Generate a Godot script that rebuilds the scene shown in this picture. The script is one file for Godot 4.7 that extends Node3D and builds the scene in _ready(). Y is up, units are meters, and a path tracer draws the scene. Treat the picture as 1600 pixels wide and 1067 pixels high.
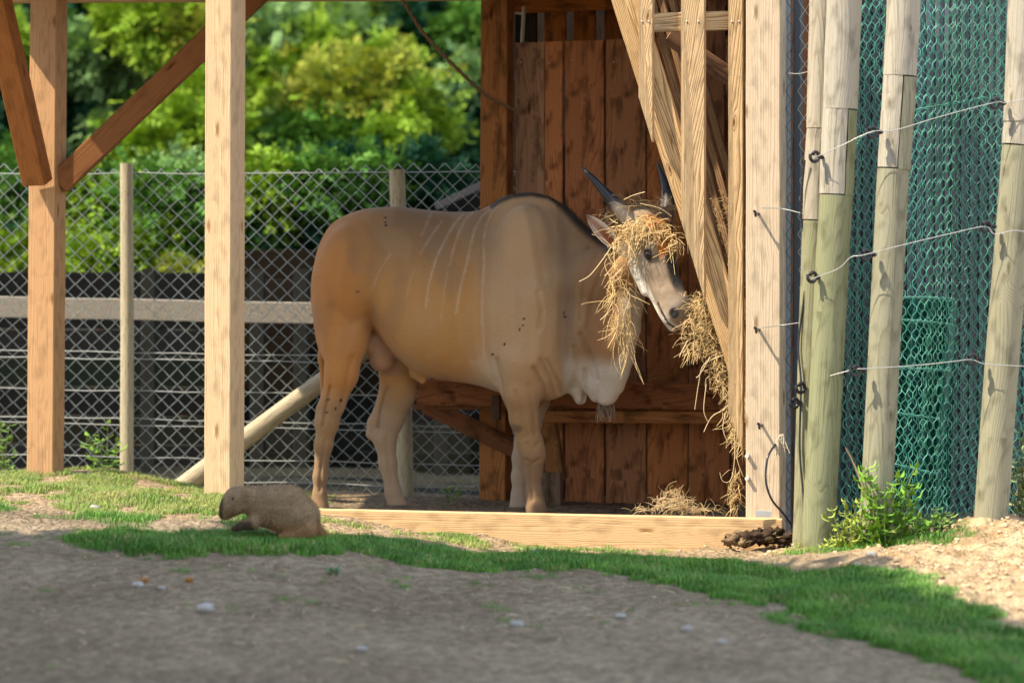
extends Node3D

const F := 4410.0                      # focal length in pixels of the 1600 pixel wide photograph
const EYE := Vector3(0.0, 1.42, 0.0)
const SIDE := Vector3(0.944, 0.0, 0.330)   # along the shelter's front, to the right
const FRONT := Vector3(-0.330, 0.0, 0.944) # out of the shelter's front
const INTO := Vector3(0.330, 0.0, -0.944)
const SUN_TRAVEL := Vector3(0.125, -0.170, -0.040)
var view := Basis()
var rng := RandomNumberGenerator.new()
var M := {}
var used := {}
var heights := PackedFloat32Array()
var lumps := FastNoiseLite.new()
var clods := FastNoiseLite.new()
var patches := FastNoiseLite.new()


class Shape:
	var v := PackedVector3Array()
	var n := PackedVector3Array()
	var u := PackedVector2Array()
	var c := PackedColorArray()
	var i := PackedInt32Array()

	func add(p: Vector3, nn: Vector3, uv: Vector2, col: Color) -> int:
		v.append(p)
		n.append(nn)
		u.append(uv)
		c.append(col)
		return v.size() - 1

	func tri(a: int, b: int, d: int) -> void:
		var g := (v[d] - v[a]).cross(v[b] - v[a])
		i.append(a)
		if g.dot(n[a] + n[b] + n[d]) < 0.0:
			i.append(d)
			i.append(b)
		else:
			i.append(b)
			i.append(d)

	func quad(a: int, b: int, d: int, e: int) -> void:
		tri(a, b, d)
		tri(a, d, e)

	func flat(p0: Vector3, p1: Vector3, p2: Vector3, p3: Vector3, nn: Vector3, col: Color, uo := Vector2.ZERO) -> void:
		var a := add(p0, nn, uo, col)
		var b := add(p1, nn, uo + Vector2((p1 - p0).length() * 4.0, 0), col)
		var d := add(p2, nn, uo + Vector2((p2 - p3).length() * 4.0, (p2 - p1).length()), col)
		var e := add(p3, nn, uo + Vector2(0, (p3 - p0).length()), col)
		quad(a, b, d, e)

	func mesh(m: Material) -> ArrayMesh:
		var arr := []
		arr.resize(Mesh.ARRAY_MAX)
		arr[Mesh.ARRAY_VERTEX] = v
		arr[Mesh.ARRAY_NORMAL] = n
		arr[Mesh.ARRAY_TEX_UV] = u
		arr[Mesh.ARRAY_COLOR] = c
		arr[Mesh.ARRAY_INDEX] = i
		var am := ArrayMesh.new()
		am.add_surface_from_arrays(Mesh.PRIMITIVE_TRIANGLES, arr)
		am.surface_set_material(0, m)
		return am


# A lofted form along its own first axis, joined with tapered bones by a smooth minimum.
class Flesh:
	var inv := Transform3D()
	var s0 := 0.0
	var ds := 0.01
	var ty := PackedFloat32Array()
	var th := PackedFloat32Array()
	var tz := PackedFloat32Array()
	var tw := PackedFloat32Array()
	var te := PackedFloat32Array()
	var a := PackedVector3Array()
	var ab := PackedVector3Array()
	var l2 := PackedFloat32Array()
	var ra := PackedFloat32Array()
	var rb := PackedFloat32Array()
	var ek := PackedVector3Array()
	var er := PackedVector3Array()
	var cutk := PackedVector3Array()
	var cutr := PackedFloat32Array()
	var k := 0.035
	var near := PackedInt32Array()
	var near_e := PackedInt32Array()

	func stations(rows: Array) -> void:   # rows of [s, y, half height, z, half width, egg]
		var first: float = rows[0][0]
		var last: float = rows[-1][0]
		s0 = first
		var count := int((last - first) / ds) + 2
		var j := 0
		for q in count:
			var s: float = minf(first + q * ds, last)
			while j < rows.size() - 2 and s > rows[j + 1][0]:
				j += 1
			var p0: Array = rows[maxi(j - 1, 0)]
			var p1: Array = rows[j]
			var p2: Array = rows[j + 1]
			var p3: Array = rows[mini(j + 2, rows.size() - 1)]
			var t: float = clampf((s - p1[0]) / maxf(p2[0] - p1[0], 1e-6), 0.0, 1.0)
			var out := [0.0, 0.0, 0.0, 0.0, 0.0]
			for w in 5:
				var h: float = p2[0] - p1[0]
				var m1: float = (p2[w + 1] - p0[w + 1]) / maxf(p2[0] - p0[0], 1e-6) * h
				var m2: float = (p3[w + 1] - p1[w + 1]) / maxf(p3[0] - p1[0], 1e-6) * h
				var t2 := t * t
				var t3 := t2 * t
				out[w] = (2 * t3 - 3 * t2 + 1) * p1[w + 1] + (t3 - 2 * t2 + t) * m1 + (-2 * t3 + 3 * t2) * p2[w + 1] + (t3 - t2) * m2
			ty.append(out[0])
			th.append(maxf(out[1], 0.004))
			tz.append(out[2])
			tw.append(maxf(out[3], 0.004))
			te.append(out[4])

	func bone(p: Vector3, q: Vector3, r: float, r2: float) -> void:
		a.append(p)
		ab.append(q - p)
		l2.append(maxf((q - p).length_squared(), 1e-8))
		ra.append(r)
		rb.append(r2 - r)

	func lump(p: Vector3, r: Vector3) -> void:
		ek.append(p)
		er.append(r)

	func cut(p: Vector3, r: float) -> void:
		cutk.append(p)
		cutr.append(r)

	func loft(w: Vector3) -> float:
		var p := inv * w
		var f := (p.x - s0) / ds
		var top := float(ty.size() - 1) - 0.001
		var over := 0.0
		if f < 0.0:
			over = -f * ds
			f = 0.0
		elif f > top:
			over = (f - top) * ds
			f = top
		var q := int(f)
		var t := f - q
		var h := th[q] + (th[q + 1] - th[q]) * t
		var y := (p.y - ty[q] - (ty[q + 1] - ty[q]) * t)
		var wl := (tw[q] + (tw[q + 1] - tw[q]) * t) * (1.0 - (te[q] + (te[q + 1] - te[q]) * t) * clampf(y / h, -1.0, 1.0))
		var z := p.z - tz[q] - (tz[q + 1] - tz[q]) * t
		var a1 := y / h
		var b1 := z / wl
		var k0 := sqrt(a1 * a1 + b1 * b1)
		var d: float
		if k0 < 0.02:
			d = -minf(h, wl)
		else:
			var a2 := a1 / h
			var b2 := b1 / wl
			d = k0 * (k0 - 1.0) / sqrt(a2 * a2 + b2 * b2)
		if over > 0.0:
			d = sqrt(maxf(d, 0.0) * maxf(d, 0.0) + over * over) if d > 0.0 else maxf(d, over)
		return d

	func bd(q: int, p: Vector3) -> float:
		var w := p - a[q]
		var t := clampf(w.dot(ab[q]) / l2[q], 0.0, 1.0)
		return (w - ab[q] * t).length() - ra[q] - rb[q] * t

	func ed(q: int, p: Vector3) -> float:
		var w := (p - ek[q]) / er[q]
		var k0 := w.length()
		if k0 < 0.02:
			return -er[q].z
		return k0 * (k0 - 1.0) / (w / er[q]).length()

	func gather(p: Vector3, reach: float) -> float:
		var best := loft(p) if ty.size() else 9.0
		var bdist := PackedFloat32Array()
		var edist := PackedFloat32Array()
		for q in a.size():
			var d := bd(q, p)
			bdist.append(d)
			best = minf(best, d)
		for q in ek.size():
			var d := ed(q, p)
			edist.append(d)
			best = minf(best, d)
		near.clear()
		near_e.clear()
		for q in a.size():
			if bdist[q] < best + reach * 2.0 + k:
				near.append(q)
		for q in ek.size():
			if edist[q] < best + reach * 3.0 + k:
				near_e.append(q)
		return best

	func value(p: Vector3) -> float:
		var d := loft(p) if ty.size() else 9.0
		for q in near:
			var e := bd(q, p)
			var h := k - absf(d - e)
			d = minf(d, e) - (h * h * 0.25 / k if h > 0.0 else 0.0)
		for q in near_e:
			var e := ed(q, p)
			var h := k - absf(d - e)
			d = minf(d, e) - (h * h * 0.25 / k if h > 0.0 else 0.0)
		for q in cutk.size():
			var e := cutr[q] - (p - cutk[q]).length()
			if e > -0.03:
				var kk := 0.008
				var h := kk - absf(d - e)
				d = maxf(d, e) + (h * h * 0.25 / kk if h > 0.0 else 0.0)
		return d

	func build(lo: Vector3, hi: Vector3, cell: float, sh: Shape) -> void:   # surface nets
		var nb := Vector3i(((hi - lo) / (cell * 8.0)).ceil())
		var nx := nb.x * 8 + 1
		var ny := nb.y * 8 + 1
		var nz := nb.z * 8 + 1
		var grid := PackedFloat32Array()
		grid.resize(nx * ny * nz)
		grid.fill(9.0)
		var at := PackedInt32Array()
		at.resize(nx * ny * nz)
		at.fill(-1)
		var active: Array[Vector3i] = []
		var half := cell * 4.0
		var reach := half * 1.7321
		for bz in nb.z:
			for by in nb.y:
				for bx in nb.x:
					var mid := lo + Vector3(bx * 8 + 4, by * 8 + 4, bz * 8 + 4) * cell
					var dc := gather(mid, reach)
					if absf(dc) > reach * 1.7 + k * 0.5:
						continue
					active.append(Vector3i(bx * 8, by * 8, bz * 8))
					for z in range(bz * 8, bz * 8 + 9):
						for y in range(by * 8, by * 8 + 9):
							var row := (z * ny + y) * nx
							for x in range(bx * 8, bx * 8 + 9):
								if grid[row + x] > 8.0:
									grid[row + x] = value(lo + Vector3(x, y, z) * cell)
		var oy := nx
		var oz := nx * ny
		for blk in active:
			for z in range(blk.z, blk.z + 8):
				for y in range(blk.y, blk.y + 8):
					for x in range(blk.x, blk.x + 8):
						var o := (z * ny + y) * nx + x
						var g0 := grid[o]
						var g1 := grid[o + 1]
						var g2 := grid[o + oy]
						var g3 := grid[o + oy + 1]
						var g4 := grid[o + oz]
						var g5 := grid[o + oz + 1]
						var g6 := grid[o + oz + oy]
						var g7 := grid[o + oz + oy + 1]
						var low := minf(minf(minf(g0, g1), minf(g2, g3)), minf(minf(g4, g5), minf(g6, g7)))
						if low >= 0.0:
							continue
						var high := maxf(maxf(maxf(g0, g1), maxf(g2, g3)), maxf(maxf(g4, g5), maxf(g6, g7)))
						if high < 0.0:
							continue
						var sum := Vector3.ZERO
						var cnt := 0
						if (g0 < 0.0) != (g1 < 0.0):
							sum += Vector3(g0 / (g0 - g1), 0, 0)
							cnt += 1
						if (g2 < 0.0) != (g3 < 0.0):
							sum += Vector3(g2 / (g2 - g3), 1, 0)
							cnt += 1
						if (g4 < 0.0) != (g5 < 0.0):
							sum += Vector3(g4 / (g4 - g5), 0, 1)
							cnt += 1
						if (g6 < 0.0) != (g7 < 0.0):
							sum += Vector3(g6 / (g6 - g7), 1, 1)
							cnt += 1
						if (g0 < 0.0) != (g2 < 0.0):
							sum += Vector3(0, g0 / (g0 - g2), 0)
							cnt += 1
						if (g1 < 0.0) != (g3 < 0.0):
							sum += Vector3(1, g1 / (g1 - g3), 0)
							cnt += 1
						if (g4 < 0.0) != (g6 < 0.0):
							sum += Vector3(0, g4 / (g4 - g6), 1)
							cnt += 1
						if (g5 < 0.0) != (g7 < 0.0):
							sum += Vector3(1, g5 / (g5 - g7), 1)
							cnt += 1
						if (g0 < 0.0) != (g4 < 0.0):
							sum += Vector3(0, 0, g0 / (g0 - g4))
							cnt += 1
						if (g1 < 0.0) != (g5 < 0.0):
							sum += Vector3(1, 0, g1 / (g1 - g5))
							cnt += 1
						if (g2 < 0.0) != (g6 < 0.0):
							sum += Vector3(0, 1, g2 / (g2 - g6))
							cnt += 1
						if (g3 < 0.0) != (g7 < 0.0):
							sum += Vector3(1, 1, g3 / (g3 - g7))
							cnt += 1
						var gr := Vector3(g1 + g3 + g5 + g7 - g0 - g2 - g4 - g6, g2 + g3 + g6 + g7 - g0 - g1 - g4 - g5, g4 + g5 + g6 + g7 - g0 - g1 - g2 - g3)
						at[o] = sh.add(lo + (Vector3(x, y, z) + sum / float(cnt)) * cell, gr.normalized(), Vector2.ZERO, Color.WHITE)
		for blk in active:
			for z in range(maxi(blk.z, 1), blk.z + 8):
				for y in range(maxi(blk.y, 1), blk.y + 8):
					for x in range(maxi(blk.x, 1), blk.x + 8):
						var o := (z * ny + y) * nx + x
						if at[o] < 0:
							continue
						var s := grid[o] < 0.0
						if s != (grid[o + 1] < 0.0):
							_face(sh, at[o], at[o - oy], at[o - oy - oz], at[o - oz])
						if s != (grid[o + oy] < 0.0):
							_face(sh, at[o], at[o - 1], at[o - 1 - oz], at[o - oz])
						if s != (grid[o + oz] < 0.0):
							_face(sh, at[o], at[o - 1], at[o - 1 - oy], at[o - oy])

	func _face(sh: Shape, p: int, q: int, r: int, s: int) -> void:
		if p >= 0 and q >= 0 and r >= 0 and s >= 0:
			sh.quad(p, q, r, s)


# ---------------------------------------------------------------- naming and placing
func numbered(called: String) -> String:
	var k: int = used.get(called, 0)
	used[called] = k + 1
	return called if k == 0 else "%s_%03d" % [called, k]


func tag(o: Node3D, label: String, category: String, group := "", kind := "") -> Node3D:
	if label:
		o.set_meta("label", label)
	if category:
		o.set_meta("category", category)
	if group:
		o.set_meta("group", group)
	if kind:
		o.set_meta("kind", kind)
	return o


func thing(called: String, where: Vector3, label: String, category: String, group := "") -> Node3D:
	var o := Node3D.new()
	o.name = numbered(called)
	o.position = where
	add_child(o)
	tag(o, label, category, group)
	return o


# commits a shape that was built in world coordinates under a parent
func put(sh: Shape, called: String, m: Material, parent: Node3D = null, kind := "") -> MeshInstance3D:
	var o := MeshInstance3D.new()
	var off := Vector3.ZERO
	var q: Node = parent
	while q is Node3D and q != self:
		off += (q as Node3D).position
		q = q.get_parent()
	if off != Vector3.ZERO:
		for k in sh.v.size():
			sh.v[k] -= off
	o.mesh = sh.mesh(m)
	if parent:
		o.name = called
		parent.add_child(o, true)
	else:
		o.name = numbered(called)
		add_child(o)
	if kind:
		o.set_meta("kind", kind)
	return o


# the point that stands at this pixel of the photograph at this depth in front of the camera
func P(px: float, py: float, d: float) -> Vector3:
	var r := view * Vector3((px - 800.0) / F, (533.5 - py) / F, -1.0)
	return EYE + r * (d / -r.z)


func rn(lo: float, hi: float) -> float:
	return rng.randf_range(lo, hi)


func rv(r: float) -> Vector3:
	return Vector3(rn(-r, r), rn(-r, r), rn(-r, r))


func lin(r: float, g: float, b: float) -> Color:
	return Color(r, g, b)


func vary(c: Color, by: float) -> Color:
	var f := 1.0 + rn(-by, by)
	return Color(c.r * f * (1.0 + rn(-by, by) * 0.25), c.g * f, c.b * f * (1.0 + rn(-by, by) * 0.25))


# ---------------------------------------------------------------- shapes
func sweep(sh: Shape, frames: Array, prof: PackedVector2Array, smooth: bool, col: Color, uo := Vector2.ZERO, us := 4.0, vs := 0.67, caps := true) -> void:
	var m := prof.size()
	var run := 0.0
	var rings := []
	for f in frames.size():
		var t: Transform3D = frames[f]
		if f:
			run += (t.origin - (frames[f - 1] as Transform3D).origin).length()
		var ring := PackedInt32Array()
		var per := 0.0
		for j in m + 1:
			var q := prof[j % m]
			var p := t.origin + t.basis.x * q.x + t.basis.y * q.y
			if smooth:
				var nn := (t.basis.x.normalized() * q.x + t.basis.y.normalized() * q.y).normalized()
				ring.append(sh.add(p, nn, uo + Vector2(per * us, run * vs), col))
			else:
				var nq := prof[(j + 1) % m]
				var e := nq - q
				var nn := (t.basis.x * e.y - t.basis.y * e.x).normalized()
				var w := t.origin + t.basis.x * nq.x + t.basis.y * nq.y
				ring.append(sh.add(p, nn, uo + Vector2(per * us, run * vs), col))
				ring.append(sh.add(w, nn, uo + Vector2((per + e.length()) * us, run * vs), col))
			per += (prof[(j + 1) % m] - q).length()
		rings.append(ring)
	for f in frames.size() - 1:
		var r0: PackedInt32Array = rings[f]
		var r1: PackedInt32Array = rings[f + 1]
		if smooth:
			for j in m:
				sh.quad(r0[j], r0[j + 1], r1[j + 1], r1[j])
		else:
			for j in m:
				sh.quad(r0[2 * j], r0[2 * j + 1], r1[2 * j + 1], r1[2 * j])
	if caps:
		for e in [0, frames.size() - 1]:
			var t: Transform3D = frames[e]
			var other: Transform3D = frames[1 if e == 0 else frames.size() - 2]
			var nn := (t.origin - other.origin).normalized()
			var mid := Vector2.ZERO
			for q in prof:
				mid += q / m
			var o := sh.add(t.origin + t.basis.x * mid.x + t.basis.y * mid.y, nn, uo, col)
			var ids := PackedInt32Array()
			for q in prof:
				ids.append(sh.add(t.origin + t.basis.x * q.x + t.basis.y * q.y, nn, uo + q * Vector2(us, vs), col))
			for j in m:
				sh.tri(o, ids[j], ids[(j + 1) % m])


func rect(w: float, t: float, ch := 0.004) -> PackedVector2Array:
	var x := w / 2
	var y := t / 2
	return PackedVector2Array([Vector2(-x, -y + ch), Vector2(-x + ch, -y), Vector2(x - ch, -y), Vector2(x, -y + ch), Vector2(x, y - ch), Vector2(x - ch, y), Vector2(-x + ch, y), Vector2(-x, y - ch)])


func disc(r: float, sides: int) -> PackedVector2Array:
	var out := PackedVector2Array()
	for j in sides:
		var an := TAU * j / sides
		out.append(Vector2(cos(an), sin(an)) * r)
	return out


# a sawn timber from a to b; side is the direction of its width
func beam(sh: Shape, a: Vector3, b: Vector3, side: Vector3, w: float, t: float, col: Color, wob := 0.0012, ch := 0.004) -> void:
	var dir := (b - a).normalized()
	var x := (side - dir * side.dot(dir)).normalized()
	var y := dir.cross(x).normalized()
	var frames := []
	var steps := maxi(2, int((b - a).length() / 0.35) + 1)
	for f in steps + 1:
		var p := a.lerp(b, float(f) / steps) + x * rn(-wob, wob) + y * rn(-wob, wob)
		frames.append(Transform3D(Basis(x, y, dir), p))
	sweep(sh, frames, rect(w, t, minf(ch, minf(w, t) * 0.3)), false, col, Vector2(rn(0, 1), rn(0, 1)))


func timber(parent: Node3D, called: String, a: Vector3, b: Vector3, side: Vector3, w: float, t: float, m: Material, col: Color) -> MeshInstance3D:
	var sh := Shape.new()
	beam(sh, a, b, side, w, t, col)
	return put(sh, called, m, parent)


func tube(sh: Shape, pts: Array, r0: float, r1: float, sides: int, col: Color, caps := true) -> void:
	var frames := []
	var x := Vector3.ZERO
	var prof := disc(1.0, sides)
	for f in pts.size():
		var p: Vector3 = pts[f]
		var dir: Vector3 = ((pts[mini(f + 1, pts.size() - 1)] as Vector3) - (pts[maxi(f - 1, 0)] as Vector3)).normalized()
		if f == 0:
			x = dir.cross(Vector3(0.31, 0.2, 0.93) if absf(dir.z) < 0.8 else Vector3(0.9, 0.3, 0.1)).normalized()
		else:
			x = (x - dir * x.dot(dir)).normalized()
		var y := dir.cross(x)
		var r := lerpf(r0, r1, float(f) / (pts.size() - 1))
		frames.append(Transform3D(Basis(x * r, y * r, dir), p))
	sweep(sh, frames, prof, true, col, Vector2.ZERO, 1.0, 1.0, caps)


func curve(ctrl: Array, per := 6) -> Array:
	var out := []
	for s in ctrl.size() - 1:
		var p0: Vector3 = ctrl[maxi(s - 1, 0)]
		var p1: Vector3 = ctrl[s]
		var p2: Vector3 = ctrl[s + 1]
		var p3: Vector3 = ctrl[mini(s + 2, ctrl.size() - 1)]
		for q in per:
			out.append(p1.cubic_interpolate(p2, p0, p3, float(q) / per))
	out.append(ctrl[-1])
	return out


func ball(sh: Shape, c: Vector3, r: Vector3, col: Color, rough := 0.0, rows := 7, cols := 10) -> void:
	var nz := FastNoiseLite.new()
	nz.seed = rng.randi() % 10000
	nz.frequency = 0.9
	var base := sh.v.size()
	for a in rows + 1:
		for b in cols + 1:
			var th := PI * a / rows
			var ph := TAU * (b % cols) / cols
			var d := Vector3(sin(th) * cos(ph), cos(th), sin(th) * sin(ph))
			var f := 1.0 + rough * nz.get_noise_3d(d.x, d.y, d.z) * 1.6
			sh.add(c + d * r * f, (d / r).normalized(), Vector2(float(b) / cols, float(a) / rows), col)
	for a in rows:
		for b in cols:
			var o := base + a * (cols + 1) + b
			sh.quad(o, o + 1, o + cols + 2, o + cols + 1)


# ---------------------------------------------------------------- materials
func std(rough: float, col := Color.WHITE) -> StandardMaterial3D:
	var m := StandardMaterial3D.new()
	m.albedo_color = col.linear_to_srgb()
	m.roughness = rough
	m.vertex_color_use_as_albedo = true
	return m


func seamless(kind: int, sd: int, freq: float, w: int, h: int, oct := 3) -> Image:
	var nz := FastNoiseLite.new()
	nz.noise_type = kind
	nz.seed = sd
	nz.frequency = freq
	nz.fractal_octaves = oct
	var im := nz.get_seamless_image(w, h)
	im.convert(Image.FORMAT_L8)
	return im


# wood: growth rings warped by slow noise, fine fibres, a few knots; x across the grain (0.25 m), y along it (1.5 m)
func wood_material(sd: int, rings: int, warp: float, dark: Color, depth: float, fibre: float, knots: int, relief: float, blotch: float) -> StandardMaterial3D:
	var w := 256
	var h := 1024
	var slow := seamless(FastNoiseLite.TYPE_SIMPLEX_SMOOTH, sd, 0.012, 128, 64, 2)
	slow.resize(w, h, Image.INTERPOLATE_CUBIC)
	var fine := seamless(FastNoiseLite.TYPE_SIMPLEX, sd + 1, 0.22, w, 64, 2)
	fine.resize(w, h, Image.INTERPOLATE_BILINEAR)
	var stain := seamless(FastNoiseLite.TYPE_SIMPLEX_SMOOTH, sd + 2, 0.02, 128, 128, 4)
	stain.resize(w, 384, Image.INTERPOLATE_CUBIC)
	var st2 := Image.create(w, h, false, Image.FORMAT_L8)
	for q in 3:
		st2.blit_rect(stain, Rect2i(0, 0, w, 384), Vector2i(0, q * 384))
	stain = st2
	var sl := slow.get_data()
	var fi := fine.get_data()
	var stn := stain.get_data()
	var kx := PackedFloat32Array()
	var ky := PackedFloat32Array()
	var kr := PackedFloat32Array()
	var g := RandomNumberGenerator.new()
	g.seed = sd
	for q in knots:
		kx.append(g.randf_range(30, 226))
		ky.append(g.randf_range(70, 954))
		kr.append(g.randf_range(5, 10))
	var crack := PackedByteArray()
	crack.resize(w * h)
	for q in 7:
		var cx := g.randf_range(10, 246)
		var y0 := g.randi() % 700
		for y in range(y0, y0 + g.randi_range(120, 320)):
			cx += g.randf_range(-0.35, 0.35)
			crack[y * w + clampi(int(cx), 0, w - 1)] = 1
	var col := PackedByteArray()
	col.resize(w * h * 3)
	var hgt := PackedByteArray()
	hgt.resize(w * h)
	for y in h:
		for x in w:
			var o := y * w + x
			var ph := float(x) / w * rings + (sl[o] / 255.0 - 0.5) * warp
			var kn := 0.0
			for q in knots:
				var dx := (x - kx[q]) / kr[q]
				var dy := (y - ky[q]) / (kr[q] * 2.6)
				var e := dx * dx + dy * dy
				if e < 25.0:
					var ex := exp(-e * 0.35)
					ph += ex * 2.2
					if e < 1.5:
						kn = maxf(kn, 1.0 - e / 1.5)
			var saw := ph - floorf(ph)
			var line := pow(saw, 3.0) if saw < 0.9 else (1.0 - saw) * 7.3
			var f := (fi[o] / 255.0 - 0.5) * fibre
			var t := clampf(line * depth + f + kn * 0.75, 0.0, 1.0)
			var b := 1.0 - blotch * clampf((stn[o] / 255.0 - 0.5) * 2.2, 0.0, 1.0) + f * 0.3
			if crack[o]:
				b *= 0.42
			col[o * 3] = int(clampf(lerpf(1.0, dark.r, t) * b, 0, 1) * 250)
			col[o * 3 + 1] = int(clampf(lerpf(1.0, dark.g, t) * b, 0, 1) * 250)
			col[o * 3 + 2] = int(clampf(lerpf(1.0, dark.b, t) * b, 0, 1) * 250)
			hgt[o] = int(clampf(0.8 - line * 0.6 + f * 0.5, 0, 1) * 255)
	var m := std(0.82)
	m.albedo_texture = ImageTexture.create_from_image(Image.create_from_data(w, h, false, Image.FORMAT_RGB8, col))
	m.heightmap_enabled = true
	m.heightmap_scale = relief
	m.heightmap_texture = ImageTexture.create_from_image(Image.create_from_data(w, h, false, Image.FORMAT_L8, hgt))
	m.metallic_specular = 0.25
	return m


func speckle(sd: int, size: int, freqs: Array, lo: float, warm: float) -> ImageTexture:
	var a := seamless(FastNoiseLite.TYPE_SIMPLEX, sd, freqs[0], size, size, 4).get_data()
	var b := seamless(FastNoiseLite.TYPE_SIMPLEX, sd + 7, freqs[1], size, size, 2).get_data()
	var col := PackedByteArray()
	col.resize(size * size * 3)
	for o in size * size:
		var t := clampf(lo + (1.0 - lo) * (a[o] * 0.6 + b[o] * 0.4) / 255.0 * 1.15, 0, 1)
		var s := (b[o] / 255.0 - 0.5) * warm
		col[o * 3] = int(clampf(t + s, 0, 1) * 255)
		col[o * 3 + 1] = int(t * 255)
		col[o * 3 + 2] = int(clampf(t - s, 0, 1) * 255)
	return ImageTexture.create_from_image(Image.create_from_data(size, size, false, Image.FORMAT_RGB8, col))


func tri_tex(m: StandardMaterial3D, albedo: Texture2D, bump: Texture2D, cm: float, scale: Vector3) -> void:
	m.uv1_triplanar = true
	m.uv1_scale = scale
	if albedo:
		m.albedo_texture = albedo
	if bump:
		m.heightmap_enabled = true
		m.heightmap_texture = bump
		m.heightmap_scale = cm


func make_materials() -> void:
	M.weathered = wood_material(11, 19, 5.0, Color(0.46, 0.35, 0.26), 0.9, 0.6, 2, 0.3, 0.2)
	M.post = wood_material(23, 24, 3.0, Color(0.66, 0.56, 0.45), 0.55, 0.55, 2, 0.15, 0.14)
	M.board = wood_material(37, 9, 7.0, Color(0.54, 0.38, 0.28), 0.5, 0.4, 4, 0.15, 0.35)
	M.round = wood_material(51, 15, 6.0, Color(0.70, 0.66, 0.56), 0.6, 0.6, 3, 0.2, 0.2)
	var soil := std(0.95)
	soil.metallic_specular = 0.15
	tri_tex(soil, speckle(5, 512, [0.03, 0.2], 0.56, 0.10), ImageTexture.create_from_image(seamless(FastNoiseLite.TYPE_SIMPLEX, 8, 0.05, 512, 512, 5)), 2.4, Vector3(0.75, 0.75, 0.75))
	M.soil = soil
	var fur := std(0.8)
	fur.metallic_specular = 0.2
	tri_tex(fur, speckle(15, 256, [0.08, 0.4], 0.84, 0.04), ImageTexture.create_from_image(seamless(FastNoiseLite.TYPE_SIMPLEX, 18, 0.2, 256, 256, 3)), 0.16, Vector3(7.0, 2.2, 7.0))
	fur.rim_enabled = true
	fur.rim = 0.25
	fur.rim_tint = 0.7
	M.fur = fur
	var pelt := std(0.95)
	pelt.metallic_specular = 0.1
	tri_tex(pelt, speckle(25, 256, [0.09, 0.4], 0.5, 0.06), ImageTexture.create_from_image(seamless(FastNoiseLite.TYPE_SIMPLEX, 28, 0.3, 256, 256, 3)), 0.9, Vector3(5, 3, 5))
	M.pelt = pelt
	var leaf := std(0.6)
	leaf.metallic_specular = 0.2
	leaf.backlight_enabled = true
	leaf.backlight = Color(0.5, 0.5, 0.3)
	M.leaf = leaf
	var grass := std(0.6)
	grass.backlight_enabled = true
	grass.backlight = Color(0.4, 0.4, 0.25)
	M.grass = grass
	M.hay = std(0.7)
	M.plain = std(0.8)
	var dim := std(1.0)
	dim.metallic_specular = 0.0
	M.dim = dim
	var wire := std(0.4)
	wire.metallic = 0.35
	M.wire = wire
	var net := std(0.45)
	M.net = net
	var sheet := std(0.5)
	sheet.metallic = 0.1
	M.sheet = sheet
	var plastic := std(0.3)
	M.plastic = plastic
	var horn := std(0.38)
	tri_tex(horn, speckle(35, 128, [0.06, 0.3], 0.6, 0.02), null, 0, Vector3(9, 3, 9))
	M.horn = horn
	M.eye = std(0.06)
	var stone := std(0.9)
	tri_tex(stone, speckle(45, 256, [0.05, 0.3], 0.5, 0.04), ImageTexture.create_from_image(seamless(FastNoiseLite.TYPE_SIMPLEX, 48, 0.1, 256, 256, 4)), 0.8, Vector3(6, 6, 6))
	M.stone = stone

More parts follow.
